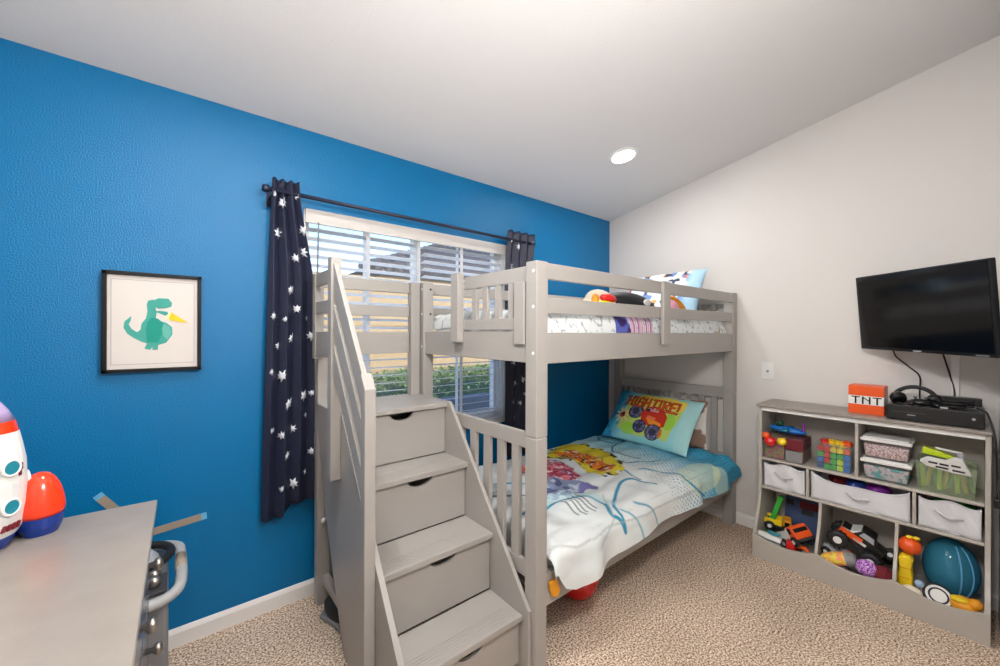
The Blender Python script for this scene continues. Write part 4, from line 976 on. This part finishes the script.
MB().at((-.34, -2.235, FZ + .075)).ell((0, 0, 0), (.03, .024, .024)).build('head', 'amber', t, smooth=True)
MB().at((-.355, -2.185, FZ + .082)).ell((0, 0, 0), (.022, .03, .014)).build('arm', 'yellow', t, smooth=True)
o = MB().at((-.36, -2.057, FZ + .094)); o.ell((0, 0, 0), .017)
tag(o.build('toy_ball', 'pale_blue', smooth=True), 'small pale blue ball beside the tall yellow toy', 'ball')
o = MB().at((-.355, -2.03, FZ + .035)); o.ell((0, 0, 0), (.025, .042, .034), 18, 12)
tag(o.build('toy_egg', 'cream', smooth=True), 'cream toy egg at the foot of the yellow toy in the right bottom cubby', 'toy')

# ------------------------------------------------------------------ things on the shelf top
TZ = .9385
t = thing('tnt_block', 'orange and white block lettered TNT standing on the toy shelf', 'toy block', (-.15, -1.838, TZ))
for (z0, z1, c, nm) in ((0, .052, 'orange', 'lower_band'), (.052, .100, 'white', 'label_band'), (.100, .155, 'orange', 'upper_band')):
    bd = MB().box(-.222, -.085, -1.912, -1.765, TZ + z0, TZ + z1)
    if c == 'orange':
        for k in range(5): bd.box(-.2235, -.2218, -1.905 + k * .029, -1.881 + k * .029, TZ + (z0 + z1) / 2 - .02, TZ + (z0 + z1) / 2 + .02)
    bd.build(nm, c, t, bevel=.001)
tx = MB(); u = .0072
for ci, ch in enumerate('TNT'):
    for r, row in enumerate(FONT[ch]):
        for c_, b_ in enumerate(row):
            if b_ == '1':
                y = -1.778 - ci * .0445 - c_ * u; z = TZ + .096 - r * .0058
                tx.box(-.2235, -.2215, y - u, y, z - .0058, z)
tx.build('lettering', 'black', t)

t = thing('game_console', 'black game console box on the toy shelf under the headphones', 'game console', (-.17, -2.09, TZ))
MB().box(-.285, -.05, -2.258, -1.928, TZ + .004, TZ + .078).build('case', 'black_plastic', t, bevel=.003)
MB().box(-.2865, -.284, -2.07, -1.945, TZ + .042, TZ + .046).build('disc_slot', 'dark_grey', t)
MB().box(-.2868, -.284, -2.035, -2.005, TZ + .030, TZ + .034).build('badge', 'silver', t)
MB().at((-.286, -2.225, TZ + .045)).cyl((0, 0, 0), (.004, 0, 0), .006, 12).build('power_button', 'silver', t)
f = MB()
for x in (-.27, -.07):
    for y in (-2.24, -1.95): f.cyl((x, y, TZ), (x, y, TZ + .005), .01, 10)
f.build('rubber_feet', 'black_soft', t)
CZ = TZ + .0785
t = thing('headphones', 'black over ear headphones lying on the game console', 'headphones', (-.22, -2.0, CZ))
arc = [(-.20 + .03 * math.sin(a), -2.025 + .08 * math.cos(a), CZ + .02 + .068 * math.sin(a)) for a in [k * PI / 16 for k in range(-1, 18)]]
MB().tube(arc, .010, 10).build('headband', 'black_soft', t, smooth=True)
for yy, xx, rz in ((-1.965, -.215, .5), (-2.10, -.22, -.5)):
    MB().at((xx, yy, CZ + .030), (0, .9, rz)).lathe([(0, -.02), (.03, -.02), (.034, -.006), (.034, .006), (.026, .02), (0, .02)], 22).build('ear_cup', 'black_plastic', t, smooth=False)
MB().tube(smooth_line([(-.25, -1.965, CZ + .008), (-.27, -1.985, CZ + .006), (-.275, -2.02, CZ + .005)]), .003, 6).build('microphone', 'dark_grey', t)
t = thing('game_controller', 'black game controller lying beside the headphones on the console', 'game controller', (-.235, -2.045, CZ))
MB().at((-.235, -2.055, CZ + .018), (0, 0, .2)).ell((0, 0, 0), (.032, .055, .0175), 20, 12).ell((-.03, .045, -.004), (.035, .018, .0135)).ell((-.03, -.045, -.004), (.035, .018, .0135)).build('shell', 'black_plastic', t, smooth=True)
for dx, dy in ((.008, .025), (-.008, -.014)): MB().at((-.235 + dx, -2.055 + dy, CZ + .032)).lathe([(0, 0), (.005, 0), (.005, .006), (.009, .008), (.008, .011), (0, .010)], 14).build('thumb_stick', 'dark_grey', t)
t = thing('motion_sensor', 'long black sensor bar at the right end of the console', 'sensor bar', (-.13, -2.16, CZ))
MB().box(-.155, -.10, -2.25, -2.08, CZ + .012, CZ + .05).build('bar', 'black_plastic', t, bevel=.004)
MB().box(-.15, -.105, -2.2, -2.13, CZ, CZ + .013).build('foot', 'black_soft', t)
MB().box(-.157, -.154, -2.21, -2.18, CZ + .028, CZ + .034).build('badge', 'silver', t)
t = thing('cable_coil', 'loose coil of black cable on top of the console at the right', 'cable', (-.22, -2.16, CZ))
MB().tube([(-.215 + .045 * math.cos(k * .35), -2.165 + .06 * math.sin(k * .35), CZ + .006 + .0008 * k) for k in range(50)], .004, 6).build('coil', 'black_soft', t, smooth=True)
MB().at((-.275, -2.13, CZ + .005), (0, 0, .5)).box(-.006, .006, -.014, .014, -.004, .006).build('plug', 'silver', t, bevel=.002)
t = thing('power_cord', 'black cord hanging off the right end of the toy shelf', 'cord', (-.30, -2.28, TZ))
MB().tube(smooth_line([(-.22, -2.235, CZ + .012), (-.28, -2.262, CZ + .004), (-.318, -2.274, TZ + .05), (-.34, -2.284, TZ), (-.342, -2.291, .86), (-.318, -2.294, .74), (-.322, -2.294, .64)]), .0045, 8).build('cord_wire', 'black_soft', t, smooth=True)
MB().at((-.322, -2.294, .62)).box(-.009, .009, -.009, .009, -.02, .02).build('plug', 'black_plastic', t, bevel=.002)

# ------------------------------------------------------------------ television
cx_ = Vector((-3.1941, -2.2506, 1.385)).lerp(Vector((-.2359, -2.0242, 1.5025)), .962)
az, tl, rl = -2.366, -.0946, -.0177
wx = Vector((math.cos(az), math.sin(az), 0)); nn = Vector((-wx.y, wx.x, 0)); zz = Vector((0, 0, 1))
z2 = math.cos(tl) * zz + math.sin(tl) * nn; w2 = math.cos(rl) * wx + math.sin(rl) * z2; z3 = math.cos(rl) * z2 - math.sin(rl) * wx
fwd = w2.cross(z3)          # local axes: X = screen width, Y = towards the wall side, Z = up
if fwd.dot(Vector((-3.19, -2.25, 1.385)) - cx_) > 0: fwd = -fwd
R = Matrix((w2, fwd, z3)).transposed().to_4x4()
tv = thing('television', 'black flat television on a swivel arm above the toy shelf', 'television', (0, 0, 0), world=False)
tv.matrix_basis = Matrix.Translation(cx_) @ R
MB().box(-.351, .351, 0, .022, -.207, .207).build('bezel', 'black_plastic', tv, bevel=.003)
MB().box(-.341, .341, -.0012, .003, -.191, .199).build('screen', 'screen', tv)
MB().box(-.24, .24, .022, .055, -.15, .11).build('rear_housing', 'black_soft', tv, bevel=.01)
MB().box(-.022, .022, -.002, .002, -.203, -.197).build('badge', 'silver', tv)
MB().box(.27, .32, -.002, .002, -.203, -.198).build('energy_sticker', 'grey', tv)
Ri = tv.matrix_basis.inverted()
arm = MB(); pa = [cx_ + fwd * .055, Vector((-.06, -1.93, 1.50)), Vector((-.02, -2.0, 1.50))]
arm.tube([tuple(Ri @ p) for p in pa], .014, 8)
arm.build('swivel_arm', 'black_soft', tv)
wp = MB(); wp.box(-.018, -.001, -2.05, -1.95, 1.42, 1.58); wp.v = [tuple(Ri @ Vector(p)) for p in wp.v]; wp.build('wall_bracket', 'black_soft', tv)
t = thing('television_cable', 'black cable hanging from the television left side down to the headphones', 'cable', (-.03, -1.98, 1.1), group='cables under the television')
MB().tube(smooth_line([(-.10, -1.93, 1.33), (-.02, -1.935, 1.26), (-.012, -1.99, 1.20), (-.012, -2.03, 1.15), (-.015, -2.03, 1.06), (-.03, -2.03, .99), (-.046, -2.03, .97)]), .004, 8).build('wire', 'black_soft', t, smooth=True)
t = thing('television_cable', 'black cable hanging from the television right side, left of the white channel', 'cable', (-.03, -2.14, 1.1), group='cables under the television')
MB().tube(smooth_line([(-.16, -2.10, 1.36), (-.015, -2.115, 1.28), (-.012, -2.14, 1.17), (-.012, -2.155, 1.10), (-.018, -2.157, 1.04), (-.046, -2.157, .99)]), .004, 8).build('wire', 'black_soft', t, smooth=True)
tag(MB().box(-.014, -.0005, -2.174, -2.144, .945, 1.40).build('cable_channel', 'trim', bevel=.003), 'white cable channel running down the wall under the television', 'cable channel')

# ------------------------------------------------------------------ outside the window
struct(MB().box(-12, 12, .2, 20, -.4, -.3), 'ground', 'gravel')
fe = thing('fence', 'tan horizontal board fence outside the window', 'fence', (-.5, 2.6, -.3))
fb = MB()
for k in range(16): fb.box(-6, 6, 2.6, 2.625, -.28 + k * .145, -.28 + k * .145 + .138)
fb.build('boards', 'fence', fe)
fp = MB().box(-6, 6, 2.628, 2.66, -.3, 2.04).build('backing', 'fence', fe)
MB().box(-6, 6, 2.585, 2.67, 2.04, 2.07).build('cap_rail', 'fence', fe)
struct(MB().box(-6, 5, 1.35, 1.55, -.3, .66), 'wall_garden', 'concrete')
hb = MB(); rh = random.Random(11)
for k in range(15000):
    x = rh.uniform(-3.2, 2.4); y = rh.uniform(1.6, 2.1); z = .62 + .33 * rh.random() ** .7 + .04 * nz(x * 3, y * 3)
    s = rh.uniform(.014, .03); a, b_, c = rh.uniform(0, 6.3), rh.uniform(-1, 1), rh.uniform(-1, 1)
    hb.at((x, y, z), (b_, c, a)).add([(-s, 0, 0), (0, -s * .5, .004), (s, 0, 0), (0, s * .5, .004)], [(0, 1, 2, 3)])
hd = thing('hedge', 'low green hedge along the tan fence outside the window', 'hedge', (-.4, 1.85, .3))
o = hb.build('foliage', 'leaf', hd, weld=False)
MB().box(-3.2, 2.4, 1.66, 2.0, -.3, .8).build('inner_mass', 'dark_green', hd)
nh = thing('neighbor_house', 'neighbouring house with brown tiled roof beyond the fence', 'house', (4, 9, -.3))
MB().box(0.1, 9, 5.5, 13, -.3, 2.6).build('walls', 'stucco', nh)
rf = MB(); rf.add([(-.47, 5, 2.54), (10, 5, 2.54), (10, 9, 4.14), (3.53, 9, 4.14), (-.47, 13, 2.54), (10, 13, 2.54)], [(0, 1, 2, 3), (0, 3, 4), (3, 2, 5, 4), (0, 4, 5, 1)])
rf.build('roof', 'tile', nh)
tl_ = MB()
for k in range(46):
    x = -.4 + k * .22; yt = min(9, 5 + max(.3, x + .47)) if x < 3.53 else 9
    tl_.tube([(x, 4.96, 2.55), (x, yt, 2.55 + (yt - 5) * .4 + .02)], .07, 6)
tl_.build('tile_rows', 'tile', nh, smooth=True)
hp = MB()
for k in range(16):
    q_ = k * .26; p0 = Vector((-.47 + q_, 5 + q_, 2.58 + .4 * q_)); d = Vector((1, 1, .4)).normalized(); hp.tube([p0, p0 + d * .42], [.12, .085], 8)
hp.build('hip_caps', 'tile', nh, smooth=True)

# ------------------------------------------------------------------ light, sky, camera
w = bpy.data.worlds.new('sky'); bpy.context.scene.world = w; w.use_nodes = True
nt = w.node_tree; bg = nt.nodes['Background']
sky = nt.nodes.new('ShaderNodeTexSky'); sky.sky_type = 'NISHITA'; sky.sun_disc = False
sky.sun_elevation = math.radians(50); sky.sun_rotation = math.radians(215); sky.dust_density = .4; sky.ozone_density = 3
tint = nt.nodes.new('ShaderNodeMix'); tint.data_type = 'RGBA'; tint.blend_type = 'MULTIPLY'; tint.inputs[0].default_value = 1; tint.inputs[7].default_value = (.84, .93, 1.04, 1)
nt.links.new(sky.outputs[0], tint.inputs[6]); nt.links.new(tint.outputs[2], bg.inputs['Color']); bg.inputs['Strength'].default_value = .55
sl = bpy.data.lights.new('sun', 'SUN'); sl.energy = 4.2; sl.angle = math.radians(.6); sl.color = (1, .95, .86)
so = bpy.data.objects.new('sun', sl); C.objects.link(so)
so.rotation_euler = Vector((.45, .62, -.8)).to_track_quat('-Z', 'Y').to_euler()
pl = bpy.data.lights.new('window_portal', 'AREA'); pl.shape = 'RECTANGLE'; pl.size = WX1 - WX0; pl.size_y = WZ1 - WZ0; pl.cycles.is_portal = True
po = bpy.data.objects.new('window_portal', pl); C.objects.link(po); po.location = ((WX0 + WX1) / 2, .15, (WZ0 + WZ1) / 2); po.rotation_euler = (-PI / 2, 0, 0)

# added fill light: globe lamp out of view, brightens the room and ceiling
LX, LY, LZ = -2.62, -2.12, 2.02
t = thing('fill_lamp', 'added white globe lamp for fill light, hanging from the ceiling outside the picture', 'lamp', (LX, LY, cz(LY)))
MB().at((LX, LY, cz(LY) + .012)).lathe([(0, 0), (.06, 0), (.06, -.04), (0, -.045)], 24).build('canopy', 'white', t)
MB().cyl((LX, LY, LZ + .12), (LX, LY, cz(LY) - .02), .006, 8).build('stem', 'white', t)
MB().at((LX, LY, LZ)).ell((0, 0, 0), .14, 32, 20).build('globe', mat('fill globe glow', (255, 250, 245), .4, emit=((255, 251, 248), FILL_GLOBE)), t, smooth=True)

cam = bpy.data.cameras.new('camera'); cam.sensor_fit = 'HORIZONTAL'; cam.sensor_width = 36; cam.lens = 398 * 36 / 1000; cam.clip_start = .01
co = bpy.data.objects.new('camera', cam); C.objects.link(co); bpy.context.scene.camera = co
yaw, pit, rol = .6893, -.002, .004
f_ = Vector((math.sin(yaw) * math.cos(pit), math.cos(yaw) * math.cos(pit), math.sin(pit)))
r_ = Vector((math.cos(yaw), -math.sin(yaw), 0)); u_ = r_.cross(f_)
r2, u2 = r_ * math.cos(rol) + u_ * math.sin(rol), -r_ * math.sin(rol) + u_ * math.cos(rol)
co.matrix_world = Matrix.Translation((-3.1941, -2.2506, 1.385)) @ Matrix((r2, u2, -f_)).transposed().to_4x4()

sc_ = bpy.context.scene
sc_.view_settings.view_transform = 'Standard'; sc_.view_settings.look = 'None'; sc_.view_settings.gamma = 1; sc_.view_settings.use_curve_mapping = False
sc_.view_settings.exposure = 0
sc_.cycles.max_bounces = 10; sc_.cycles.transparent_max_bounces = 16; sc_.cycles.use_denoising = True
for o in bpy.data.objects:
    if 'world_parts' in o: del o['world_parts']
